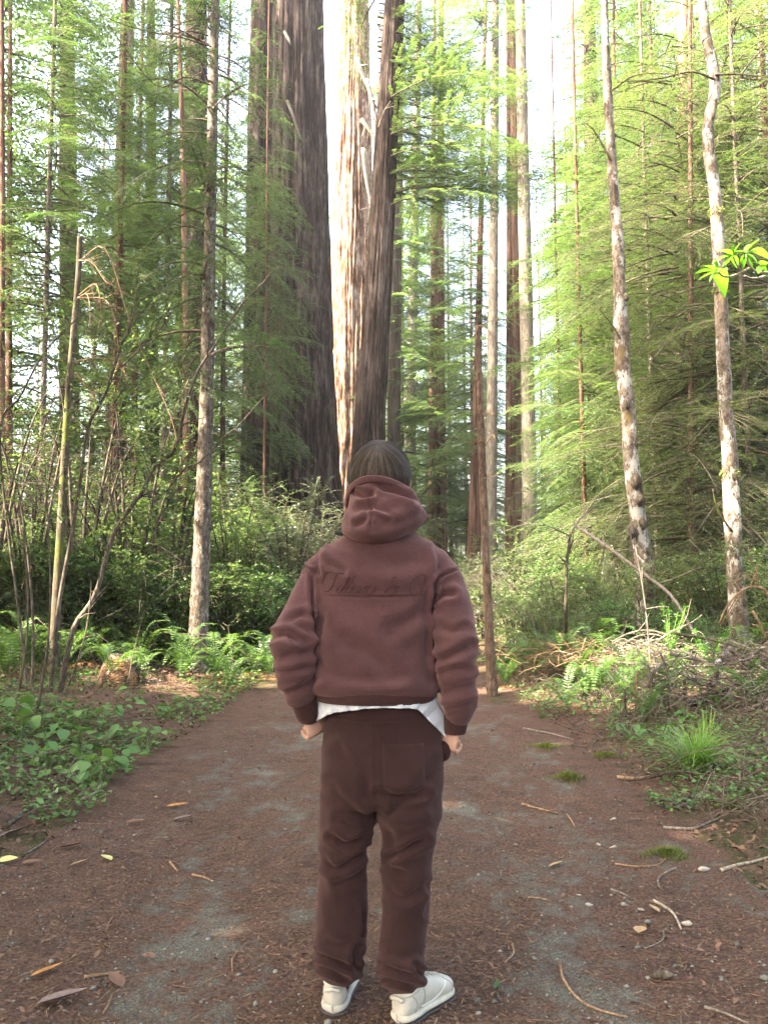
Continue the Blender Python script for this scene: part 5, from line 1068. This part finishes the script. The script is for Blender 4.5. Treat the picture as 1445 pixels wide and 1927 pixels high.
hz = float(gh(P(628, 1908, 2.71)[0], 2.71)); shoe(np.array([P(626, 1908, 2.70)[0], 2.70, hz]), math.radians(7), .285)
hz = float(gh(P(752, 1930, 2.645)[0], 2.645)); shoe(np.array([P(748, 1930, 2.645)[0], 2.645, hz]), math.radians(38), .272)
# ------------------------------------------------------------------ fallen wood, brush, rhododendron, litter that one can point at
def stick(name, label, cat, pts, wpx, mat, lift=0.0, twigs=0, d=None, taper=.6, n=16, seg=7, tl=.2):
    """pts: photo pixels of a stick; on the ground, or in the air when d (a distance or a list of them) is given"""
    if d is None: q = [at(a, b) + [0, 0, lift] for a, b in pts]; dm = np.mean([c[1] for c in q])
    else:
        ds = d if isinstance(d, (list, tuple)) else [d] * len(pts); q = [P(a, b, k) for (a, b), k in zip(pts, ds)]; dm = np.mean(ds)
    r = wpx * dm / F / 2; p = spline(q, n)
    if d is None: p[:, 2] = gh(p[:, 0], p[:, 1]) + r * .8 + lift
    mb = MB().tube(p, np.linspace(r, r * taper, n), seg, True, .5, smooth_noise_disp(1.5, 9, .22, seed=pts[0][0]))
    rg = np.random.default_rng(int(pts[0][0] + pts[0][1]))
    for k in range(twigs):
        i = int(rg.integers(1, n - 1)); e = p[i] + unit(rg.normal(size=3) + [0, 0, .3]) * tl * (.5 + rg.random()); mb.tube(np.array([p[i], (p[i] + e) / 2 + rg.normal(size=3) * .012, e]), [r * .5, r * .4, r * .2], 4, False)
    return tag(link(name, mb.mesh(name, M[mat], True, p[0]), loc=p[0]), label, cat)
for name, label, pts, w, mt, tw in (
    ('twig', 'straight tan twig on the path right of the legs', [(982, 1515), (1015, 1524), (1049, 1532)], 5, 'tan_twig', 0),
    ('stick', 'long brown stick bowed like a smile on the right of the path', [(1248, 1560), (1304, 1562), (1330, 1552), (1358, 1541)], 7, 'grey_twig', 0),
    ('stick', 'upper of two side-by-side grey sticks below the grass tuft', [(1261, 1517), (1300, 1504), (1337, 1495)], 6, 'grey_twig', 0),
    ('stick', 'lower of two side-by-side grey sticks below the grass tuft', [(1274, 1522), (1306, 1510), (1339, 1503)], 7, 'grey_twig', 0),
    ('twig', 'thin pale twig with a moss tuft on its right end', [(1157, 1627), (1196, 1632), (1235, 1630), (1257, 1614)], 4, 'tan_twig', 1),
    ('twig', 'grey twig hooked like a question mark on the right', [(1270, 1636), (1245, 1648), (1237, 1660), (1242, 1675)], 5, 'grey_twig', 0),
    ('stick', 'pale grey stick bent downward at its right end, right foreground', [(1229, 1697), (1252, 1710), (1270, 1727), (1281, 1751)], 6, 'dead_wood', 0),
    ('stick', 'pale straight stick running out of the right edge', [(1356, 1640), (1400, 1628), (1450, 1614)], 7, 'dead_wood', 0),
    ('twig', 'long curved tan twig sweeping to the bottom right of the path', [(1053, 1813), (1060, 1845), (1085, 1880), (1123, 1902), (1181, 1917)], 6, 'tan_twig', 0),
    ('stick', 'stick at the bottom edge of the picture, far right', [(1325, 1897), (1365, 1910), (1410, 1930)], 6, 'grey_twig', 1),
    ('twig', 'small orange twig curved like a bracket near the right shoe', [(963, 1779), (966, 1796), (950, 1813)], 5, 'tan_twig', 0),
    ('twig', 'dull curved twig just below the pale bent stick', [(1248, 1753), (1246, 1770), (1213, 1787)], 4, 'grey_twig', 0),
    ('twig', 'short tan twig lying level in the middle right of the path', [(993, 1690), (1015, 1692), (1036, 1697)], 4, 'tan_twig', 0),
    ('twig', 'short slanting twig beneath the straight tan one', [(1066, 1534), (1075, 1546), (1082, 1558)], 4, 'tan_twig', 0),
    ('twig', 'slim twig slanting down right of the path centre', [(1149, 1675), (1168, 1682), (1185, 1690)], 4, 'grey_twig', 0),
    ('twig', 'stout short twig left of the legs on the path', [(362, 1648), (384, 1653), (403, 1661)], 5, 'tan_twig', 0),
    ('twig', 'short upright-slanting twig left of the stout short one', [(320, 1624), (327, 1632), (335, 1642)], 5, 'tan_twig', 0),
    ('twig', 'pale slanting twig in the left foreground', [(200, 1753), (206, 1738), (214, 1725)], 4, 'tan_twig', 0),
    ('twig', 'reddish twig near the left edge of the foreground', [(79, 1775), (94, 1770), (107, 1764)], 5, 'tan_twig', 0),
    ('twig', 'tan twig standing out between the big brown leaf and the shoes', [(195, 1908), (206, 1890), (212, 1873)], 5, 'tan_twig', 0),
    ('twig', 'bow-shaped tan twig left of the left trouser leg', [(448, 1790), (437, 1808), (438, 1830)], 4, 'tan_twig', 0),
    ('stick', 'straight pale stick lying over a brown leaf at the lower left', [(159, 1841), (195, 1837), (229, 1832)], 7, 'tan_twig', 0),
    ('twig', 'thin twig at the left edge above the yellow leaf', [(51, 1607), (75, 1593), (92, 1581)], 4, 'grey_twig', 0),
    ('twig', 'bleached twig lying under the left low plants', [(154, 1507), (180, 1494), (193, 1474)], 6, 'dead_wood', 0),
    ('stick', 'thin pale stick crossing the path edge below the right ferns', [(985, 1372), (1040, 1383), (1078, 1394)], 4, 'grey_twig', 0),
    ('stick', 'reddish flat stick lying level below the moss patch on the right', [(1160, 1466), (1200, 1468), (1245, 1460)], 8, 'tan_twig', 0),
    ('stick', 'dark stick leaning against the litter at the far lower left', [(10, 1560), (60, 1520), (110, 1490)], 9, 'dark_stem', 0)):
    stick(name, label, name, pts, w, mt, 0, tw)
stick('mossy_log', 'short mossy log with a pale cut end behind the grass tuft', 'log', [(1272, 1330), (1310, 1318), (1366, 1298)], 20, 'mossy_stem', .02, 3, [8.3, 8.4, 8.6], .8, seg=12)
stick('broken_branch', 'thick pale broken branch standing up out of the brush on the right', 'branch', [(1340, 1290), (1347, 1262), (1356, 1240), (1378, 1217)], 15, 'alder', 0, 0, [8.1, 8.2, 8.3, 8.5], .75, seg=10)
stick('fallen_branch', 'dark slanting branch at the right edge, lower of the parallel pair', 'branch', [(1382, 1368), (1415, 1350), (1455, 1327)], 9, 'dark_stem', 0, 2, 7.3)
stick('fallen_branch', 'dark slanting branch at the right edge, upper of the parallel pair', 'branch', [(1370, 1362), (1405, 1340), (1450, 1312)], 9, 'dark_stem', 0, 2, 7.6)
stick('fallen_branch', 'level grey branch cut by the right edge above the parallel pair', 'branch', [(1400, 1287), (1425, 1284), (1460, 1280)], 10, 'grey_twig', 0, 2, 8.4)
stick('fallen_log', 'thick reddish log end lying at the right edge behind the grass tuft', 'log', [(1406, 1404), (1430, 1398), (1475, 1388)], 22, 'redwood_red', 0, 0, 6.7, .95, seg=12)
stick('fallen_branch', 'short barked branch just right of the grass tuft', 'branch', [(1350, 1395), (1366, 1388), (1380, 1383)], 11, 'tan_twig', 0, 0, 6.9)
stick('fallen_branch', 'thin long grey branch reaching right from the grass tuft to the edge', 'branch', [(1340, 1430), (1400, 1418), (1455, 1404)], 5, 'grey_twig', 0, 3, 6.5)
stick('fallen_branch', 'mossy limb sloping up to the right edge above the log', 'branch', [(1385, 1290), (1420, 1240), (1450, 1205)], 14, 'mossy_stem', 0, 4, 8.6)
for nm, lab, q, w, mt in (('dead_stem', 'dark upright dead stem in front of the sunlit brush pile', [(1229, 1348), (1224, 1300), (1218, 1250)], 8, 'dark_stem'), ('dead_stem', 'slimmer dark stem kinked near its top, right of the upright dead stem', [(1257, 1359), (1256, 1274), (1242, 1229)], 6, 'dark_stem'), ('dead_stem', 'short dark stub among the ferns left of the upright dead stem', [(1176, 1350), (1174, 1294)], 6, 'dark_stem'), ('dead_stem', 'leafless brown stem between the right ferns and the stub', [(1196, 1350), (1197, 1285), (1200, 1262)], 5, 'tan_twig')):
    stick(nm, lab, 'stem', q, w, mt, 0, 3, 7.9, .6)
stick('leaning_pole', 'thin grey fallen pole slanting across the left alder foot', 'pole', [(1085, 990), (1150, 1035), (1216, 1084), (1265, 1124), (1310, 1200)], 7, 'grey_twig', 0, 7, [13.5, 12.8, 12, 11.4, 10.8], .7, tl=.5)
stick('leaning_pole', 'thin upright sapling stem in front of the sunlit brush pile', 'pole', [(1226, 1290), (1218, 1181), (1208, 1100), (1195, 1030)], 4, 'grey_twig', 0, 4, 9.2, .5)
t = tag(link('mossy_sapling', None, loc=at(1064, 1250)), 'yellow mossy sapling with one arm reaching right, left of the left alder', 'sapling')
branch_tube('trunk', [at(1064, 1250), P(1064, 1167, 11), P(1066, 1060, 11), P(1072, 1013, 11)], .03, .016, M['mossy_stem'], t, 16, 7, twigs=4)
branch_tube('branch', [P(1068, 1020, 11), P(1085, 985, 10.9), P(1120, 950, 10.8), P(1160, 915, 10.8)], .014, .005, M['grey_twig'], t, 12, 5, twigs=8, tl=.35)
branch_tube('branch', [P(1066, 1062, 11), P(1052, 1060, 10.9), P(1045, 1065, 10.9)], .012, .006, M['mossy_stem'], t, 8, 5)
branch_tube('branch', [P(1075, 1010, 11), P(1030, 990, 10.7), P(985, 985, 10.6)], .010, .004, M['grey_twig'], t, 12, 5, twigs=8, tl=.3)
t = tag(link('dry_branch', None, loc=g3(pxx(1470, 7.2), 7.2)), 'dry tan branch curling down like a claw at the right edge', 'branch')
for q, w in (([(1480, 1300), (1470, 1180), (1445, 1120), (1423, 1104), (1394, 1112), (1366, 1143), (1352, 1175)], 6), ([(1423, 1104), (1423, 1066), (1428, 1060)], 3), ([(1410, 1106), (1421, 1080), (1425, 1076)], 3), ([(1421, 1085), (1400, 1078), (1385, 1082)], 2.5), ([(1420, 1092), (1400, 1086), (1384, 1093)], 2.5), ([(1394, 1112), (1383, 1098), (1380, 1092)], 2.5), ([(1400, 1108), (1375, 1150), (1366, 1170)], 3), ([(1388, 1118), (1362, 1165), (1353, 1180)], 2.5)):
    branch_tube('twig', [P(a, b, 7.2) for a, b in q], w * 7.2 / F / 2, w * 7.2 / F / 4, M['tan_twig'], t, 16, 5)
stick('dry_branch', 'forked pale stick hanging below the dry claw-shaped branch', 'branch', [(1415, 1150), (1428, 1172), (1440, 1200)], 6, 'tan_twig', 0, 3, 7.6)
# the brush pile in the sun patch, on the right
bp = tag(link('brush_pile', None, loc=at(1225, 1262)), 'heap of straw-coloured dead twigs blazing in a sun patch on the right', 'brush'); bpos = np.array(bp.location); rg = np.random.default_rng(21); mb = MB()
c0 = P(1225, 1235, 10.0)
for k in range(520):
    u = rg.normal(size=3) * [.26, .28, .10]; c = c0 + u; a = rg.random() * 6.28; l = .18 + .30 * rg.random(); d = np.array([math.cos(a), math.sin(a), rg.normal() * .35]); b = np.array([0, 0, .08 * rg.random()])
    mb.tube(spline([c - d * l / 2 - b, c + rg.normal(size=3) * .03, c + d * l / 2 - b], 6), np.linspace(.0042, .002, 6), 3, False)
tag(link('twigs', mb.mesh('twigs', M['dead_wood'], False, bpos), bp), kind='stuff')
for q in ([(1151, 1208), (1180, 1193), (1216, 1186), (1260, 1196), (1297, 1214)], [(1170, 1215), (1200, 1197), (1240, 1196), (1270, 1222)], [(1250, 1215), (1270, 1195), (1284, 1178)], [(1190, 1225), (1225, 1205), (1250, 1204)]):
    branch_tube('branch', [P(a, b, 9.7) for a, b in q], .012, .006, M['dead_wood'], bp, 16, 6, twigs=4)
bh = tag(link('brush_pile', None, loc=at(1075, 1245)), 'low tangle of reddish dead fern stalks right of the orange ringed stem', 'brush'); bpos = np.array(bh.location); mb = MB(); c0 = P(1080, 1235, 10.4)
for k in range(260):
    c = c0 + rg.normal(size=3) * [.42, .35, .09]; a = rg.random() * 6.28; l = .25 + .35 * rg.random(); d = np.array([math.cos(a), math.sin(a), rg.normal() * .4])
    mb.tube(spline([c - d * l / 2, c + rg.normal(size=3) * .04, c + d * l / 2], 5), np.linspace(.004, .002, 5), 3, False)
tag(link('twigs', mb.mesh('twigs', M['tan_twig'], False, bpos), bh), kind='stuff')
for q in ([(1052, 1192), (1075, 1225), (1104, 1256)], [(1048, 1234), (1075, 1240), (1110, 1262)], [(1090, 1240), (1097, 1215), (1102, 1200)]):
    branch_tube('branch', [P(a, b, 10.2) for a, b in q], .013, .008, M['tan_twig'], bh, 12, 6)
mound = tag(link('brush_pile', None, loc=at(1395, 1330)), 'tall messy mound of grey dead branches at the right edge behind the grass tuft', 'brush'); bpos = np.array(mound.location); mb = MB(); c0 = P(1400, 1300, 8.4); c0[2] = bpos[2] + .05
for k in range(420):
    u = rg.normal(size=3) * [.75, .55, .0]; hh = .62 * math.exp(-(u[0] / .95) ** 2 - (u[1] / .7) ** 2) * rg.random() ** .6; c = c0 + u + [0, 0, hh]; a = rg.random() * 6.28; l = .2 + .5 * rg.random() ** 2; d = np.array([math.cos(a), math.sin(a), rg.normal() * .35])
    mb.tube(spline([c - d * l / 2, c + rg.normal(size=3) * .05, c + d * l / 2], 5), np.linspace(.0055, .002, 5) * (.6 + .8 * rg.random()), 3, False)
tag(link('twigs', mb.mesh('twigs', M['grey_twig'], False, bpos), mound), kind='stuff')
for k in range(22):
    u = rg.normal(size=3) * [.6, .45, .0]; c = c0 + u + [0, 0, .10 + .45 * rg.random()]; a = rg.random() * 6.28; l = .5 + .7 * rg.random(); d = np.array([math.cos(a), math.sin(a) * .6, rg.normal() * .28])
    branch_tube('branch', [c - d * l / 2, c + rg.normal(size=3) * .06, c + d * l / 2], .010 + .014 * rg.random(), .006, M[('grey_twig', 'dark_stem', 'mossy_stem', 'dead_wood')[k % 4]], mound, 12, 7, twigs=3, tl=.22)
# old stump under the ferns on the left
st = tag(link('tree_stump', None, loc=at(215, 1290)), 'low rotten stump with dead fronds hanging over it, among the left ferns', 'stump'); sb = np.array(st.location)
link('wood', MB().tube(np.array([sb + [0, .2, -.1], sb + [0, .2, .15], sb + [.02, .2, .26], sb + [.02, .2, .34], sb + [.03, .2, .3]]), [.22, .19, .17, .13, .02], 22, True, .5, furrows(7, 4, .3)).mesh('wood', M['dark_stem'], True, sb), st)
for k in range(26): link('dead_frond', FR[5 + k % 2], st, (.0, .12, .34), (0, .5 + .4 * R.random(), -1.57 + R.normal() * 1.1), .55 + .3 * R.random())
# young evergreen sprigs lit on the right
for (px, py, d, sc, lab) in ((1255, 1165, 9.6, .8, 'bright yellow-green conifer seedling behind the sunlit brush pile'), (1335, 1205, 9.0, .7, 'bright conifer seedling right of the sunlit brush pile'), (1248, 1375, 7.3, .32, 'tiny lime-green sprig below the dark upright stems')):
    x = pxx(px, d); z = float(gh(x, d)); rt = tag(link('seedling', None, loc=(x, d, z)), lab, 'seedling'); h = P(px, py - 45 * sc, d)[2] - z; mb = MB(); rg = np.random.default_rng(px); stem = MB()
    for k in range(7):
        a = rg.random() * 6.28; e = np.array([math.cos(a) * .28 * sc, math.sin(a) * .2 * sc, h * (.75 + .3 * rg.random())]); ax = spline([[0, 0, -.05], e * [.2, .2, .5], e], 12); stem.tube(ax, np.linspace(.005, .002, 12), 4, False)
        q = .35 + .65 * rg.random(60); B = np.column_stack([np.interp(q, np.linspace(0, 1, 12), ax[:, c]) for c in range(3)]); V, Q = leaf_quads(B, rg.normal(size=(60, 3)) * [1, 1, .5] + [0, 0, .7], rg.normal(size=(60, 3)), .045 * sc + .01, .011); mb.add(V, Q, None, rg.random(60).repeat(4))
    tag(link('foliage', mb.mesh('foliage', M['rhodo']), rt), kind='stuff'); link('stem', stem.mesh('stem', M['grass']), rt)

# rhododendron reaching in from the right
rt = tag(link('rhododendron', None, loc=g3(2.35, 3.7)), 'rhododendron branch with glowing bright green leaves reaching in from the right edge', 'shrub'); rb = np.array(rt.location); DR = 3.4
branch_tube('branch', [rb + [0, 0, -.1], rb + [.05, -.05, .9], rb + [-.05, -.15, 1.7], P(1500, 512, 3.5)], .022, .010, M['tan_twig'], rt, 20, 7)
for q, w in (([(1500, 512), (1445, 519), (1416, 524), (1400, 519)], 5), ([(1500, 505), (1437, 513), (1412, 503), (1403, 480)], 5), ([(1412, 503), (1395, 512), (1375, 520), (1360, 520), (1350, 511)], 5), ([(1395, 512), (1385, 498), (1379, 483)], 4)):
    branch_tube('branch', [P(a, b, DR - .04 * i) for i, (a, b) in enumerate(q)], w * DR / F / 2, w * DR / F / 3, M['dead_wood'], rt, 14, 6)
RL = [make_mesh('leaf', *big_leaf(1.0, .24, .5, s_, 7), M['rhodo'], True, np.full(21, t_)) for s_, t_ in ((.18, .5), (.30, .7), (.05, .35))]
rg = np.random.default_rng(3)
def rleaf(b, tip, dz_):
    B = P(*b, DR - .05); T = P(*tip, DR - .05 + dz_); d = T - B; L = np.linalg.norm(d); q = Vector(d).to_track_quat('X', 'Z').to_euler()
    link('leaf', RL[int(rg.integers(0, 3))], rt, B - rb, q, L * .98)
for b, tips in (((1349, 511), [(1307, 504), (1311, 521), (1331, 526), (1345, 483), (1369, 497), (1322, 492), (1362, 528), (1372, 512)]), ((1378, 481), [(1333, 484), (1348, 458), (1378, 456), (1390, 454), (1362, 500), (1405, 470), (1386, 503), (1355, 497)]), ((1402, 477), [(1421, 444), (1442, 460), (1382, 466), (1396, 505), (1430, 486), (1417, 500), (1408, 448), (1388, 492)]), ((1437, 500), [(1450, 478), (1460, 500), (1425, 512), (1440, 520), (1420, 492)])):
    for tp in tips: rleaf(b, tp, rg.normal() * .07)

# leaves and chips one can point at on the path
def dead_leaf(px, py, L, Wd, ang, mat, label, name='fallen_leaf', curl=.35, cat='leaf'):
    p = at(px, py) + [0, 0, .012]; V, Q = big_leaf(L, Wd, curl, -.12, 7); V = V - [L / 2, 0, 0]
    o = link(name, make_mesh(name, V, Q, M[mat], True), None, p, (R.normal() * .2, R.normal() * .12, ang)); tag(o, label, cat)
M['leaf_brown'] = plain_mat('brown_leaf', (0.108, 0.054, 0.032), .7, .3, 40, .3); M['leaf_tan'] = plain_mat('tan_leaf', (0.245, 0.158, 0.079), .7, .25, 40, .3); M['leaf_yellow'] = plain_mat('yellow_leaf', (0.324, 0.302, 0.115), .6, .25, 40, .3)
M['leaf_orange'] = plain_mat('orange_leaf', (0.259, 0.115, 0.029), .55, .4, 25, .35); M['leaf_grey'] = plain_mat('grey_brown_leaf', (0.115, 0.079, 0.068), .7, .3, 30, .3); M['chip'] = plain_mat('bleached_chip', (0.259, 0.223, 0.187), .8, .15, 50)
for a in ((15, 1624, .10, .05, .1, 'leaf_yellow', 'pale yellow leaf cut by the left edge of the foreground'), (200, 1620, .075, .05, 2.6, 'leaf_yellow', 'pale cream leaf with its stalk, left of the path centre'), (150, 1629, .085, .03, .5, 'leaf_tan', 'narrow tan leaf just left of the pale cream leaf'), (251, 1609, .07, .035, 2.7, 'leaf_brown', 'red-brown leaf up and right of the pale cream leaf'),
          (89, 1835, .13, .038, 1.0, 'leaf_orange', 'narrow orange and yellow leaf in the lower left corner'), (119, 1887, .16, .07, .45, 'leaf_grey', 'large grey-brown leaf at the bottom left of the path'), (217, 1852, .085, .055, 2.5, 'leaf_brown', 'brown leaf lying under the straight pale stick'), (333, 1520, .13, .035, .05, 'leaf_orange', 'long orange strip of leaf below the white chip on the left'),
          (30, 1572, .20, .08, 1.1, 'leaf_grey', 'big curled grey leaf at the left edge under the plants'), (255, 1551, .11, .04, .3, 'leaf_brown', 'dark brown curled leaf below the long orange strip'), (343, 1545, .11, .05, .2, 'leaf_grey', 'curled grey leaf right of the dark brown curled leaf'), (1047, 1632, .09, .04, .5, 'leaf_tan', 'tan leaf in the middle of the right half of the path'), (135, 1597, .12, .05, .2, 'leaf_brown', 'reddish leaf above the narrow tan leaf'),
          (60, 1628, .09, .04, .5, 'leaf_brown', 'brown leaf touching the yellow leaf at the left edge'), (283, 1805, .05, .03, 2.2, 'leaf_brown', 'small round-ended reddish leaf left of the bow-shaped twig'), (1205, 1757, .07, .05, 1.0, 'leaf_tan', 'pale tan leaf beside the dull curved twig'), (1230, 1716, .06, .035, 2.0, 'leaf_tan', 'pinkish leaf at the upper end of the pale bent stick'), (1040, 1530, .07, .035, 0, 'leaf_brown', 'brown leaf against the straight tan twig'), (935, 1860, .05, .016, 1.1, 'ground_leaf', 'small fresh green leaf right of the right shoe')):
    dead_leaf(*a)
def chip(px, py, s, label, mat='chip', name='wood_chip', cat='wood chip'):
    rg = np.random.default_rng(int(px)); p = at(px, py) + [0, 0, s * .3]; mb = MB(); mb.tube(np.array([[-s, 0, 0], [-s * .5, 0, s * .1], [s * .4, .1 * s, 0], [s, 0, .1 * s]]), [s * .12, s * .38, s * .34, s * .1], 7, True, .5, smooth_noise_disp(1.2, 30, .5, seed=px))
    tag(link(name, mb.mesh(name, M[mat]), None, p, (rg.random(), rg.random() * .5, rg.random() * 3)), label, cat)
for a in ((1324, 1640, .030, 'brightest white wood chip, near the right edge'), (294, 1502, .020, 'white wood chip just above the long orange strip on the left'), (1205, 1714, .016, 'small white chip left of the pale bent stick'), (1291, 1742, .024, 'white splinter right of the pale bent stick'), (1125, 1592, .020, 'tan chip, left of the close pair right of the path middle'), (1153, 1597, .020, 'cream chip, right of the close pair right of the path middle'), (1153, 1544, .020, 'cream chip straight above the close pair'), (1108, 1706, .022, 'flat tan chip between the legs and the pale bent stick'), (1088, 1686, .012, 'smallest pale chip left of the slim slanting twig')):
    chip(*a)
chip(1244, 1843, .040, 'dark brown cone lying on the right foreground of the path', 'dark_stem', 'fallen_cone', 'cone')
# ------------------------------------------------------------------ air between the trees
hz_m = bpy.data.materials.new('haze'); hz_m.use_nodes = True; nt = hz_m.node_tree; nt.nodes.clear()
vo = nt.nodes.new('ShaderNodeOutputMaterial'); pv = nt.nodes.new('ShaderNodeVolumePrincipled')
pv.inputs['Color'].default_value = (.95, .97, 1, 1); pv.inputs['Density'].default_value = .00045; pv.inputs['Anisotropy'].default_value = .25
nt.links.new(pv.outputs[0], vo.inputs['Volume'])
hx = np.array([[x, y, z] for z in (-4, 75) for y in (-170, 310) for x in (-260, 260)], float)
tag(link('haze', make_mesh('haze', hx, np.array([[0, 2, 3, 1], [4, 5, 7, 6], [0, 1, 5, 4], [2, 6, 7, 3], [0, 4, 6, 2], [1, 3, 7, 5]]), hz_m)), 'thin bright haze hanging between the trees', None, None, 'stuff')
# ------------------------------------------------------------------ sun flecks: open gaps in the crowns on the way to the sun
bpy.context.view_layer.update()
def carve():
    big = 0
    for o in CROWNS:
        mw = np.array(o.matrix_world); me = o.data; n = len(me.vertices)
        c0 = mw[:3, 3]; s0 = mw[2, 2] if abs(mw[2, 2]) > .1 else 1
        zc = c0[2] + 12 * s0; near = []
        for (p, r) in TUN:
            d = c0 + [0, 0, 12 * s0] - p; t = d.dot(SUN)
            if t > -6 and np.linalg.norm(d[:2] - SUN[:2] * (d[:2].dot(SUN[:2]) / SUN[:2].dot(SUN[:2]))) < 7 + r: near.append((p, r))
        if not near: continue
        V = np.empty(n * 3, np.float32); me.vertices.foreach_get('co', V); V = V.reshape(-1, 3)
        Q = np.empty(len(me.loops), np.int32); me.loops.foreach_get('vertex_index', Q); Q = Q.reshape(-1, 4)
        C = (V[Q].mean(1)) @ mw[:3, :3].T + c0
        kill = np.zeros(len(Q), bool)
        for p, r in near:
            d = C - p; t = d @ SUN; kill |= (t > .25) & (np.sum(d * d, 1) - t * t < r * r)
        if kill.sum() < (25 if len(Q) < 9000 else 1500): continue
        tt = np.empty(n, np.float32); me.attributes['tint'].data.foreach_get('value', tt)
        K = Q[~kill]; u, inv = np.unique(K, return_inverse=True)
        o.data = make_mesh('crown', V[u], inv.reshape(K.shape), me.materials[0], False, tt[u]); big += len(K)
    return big
carve()
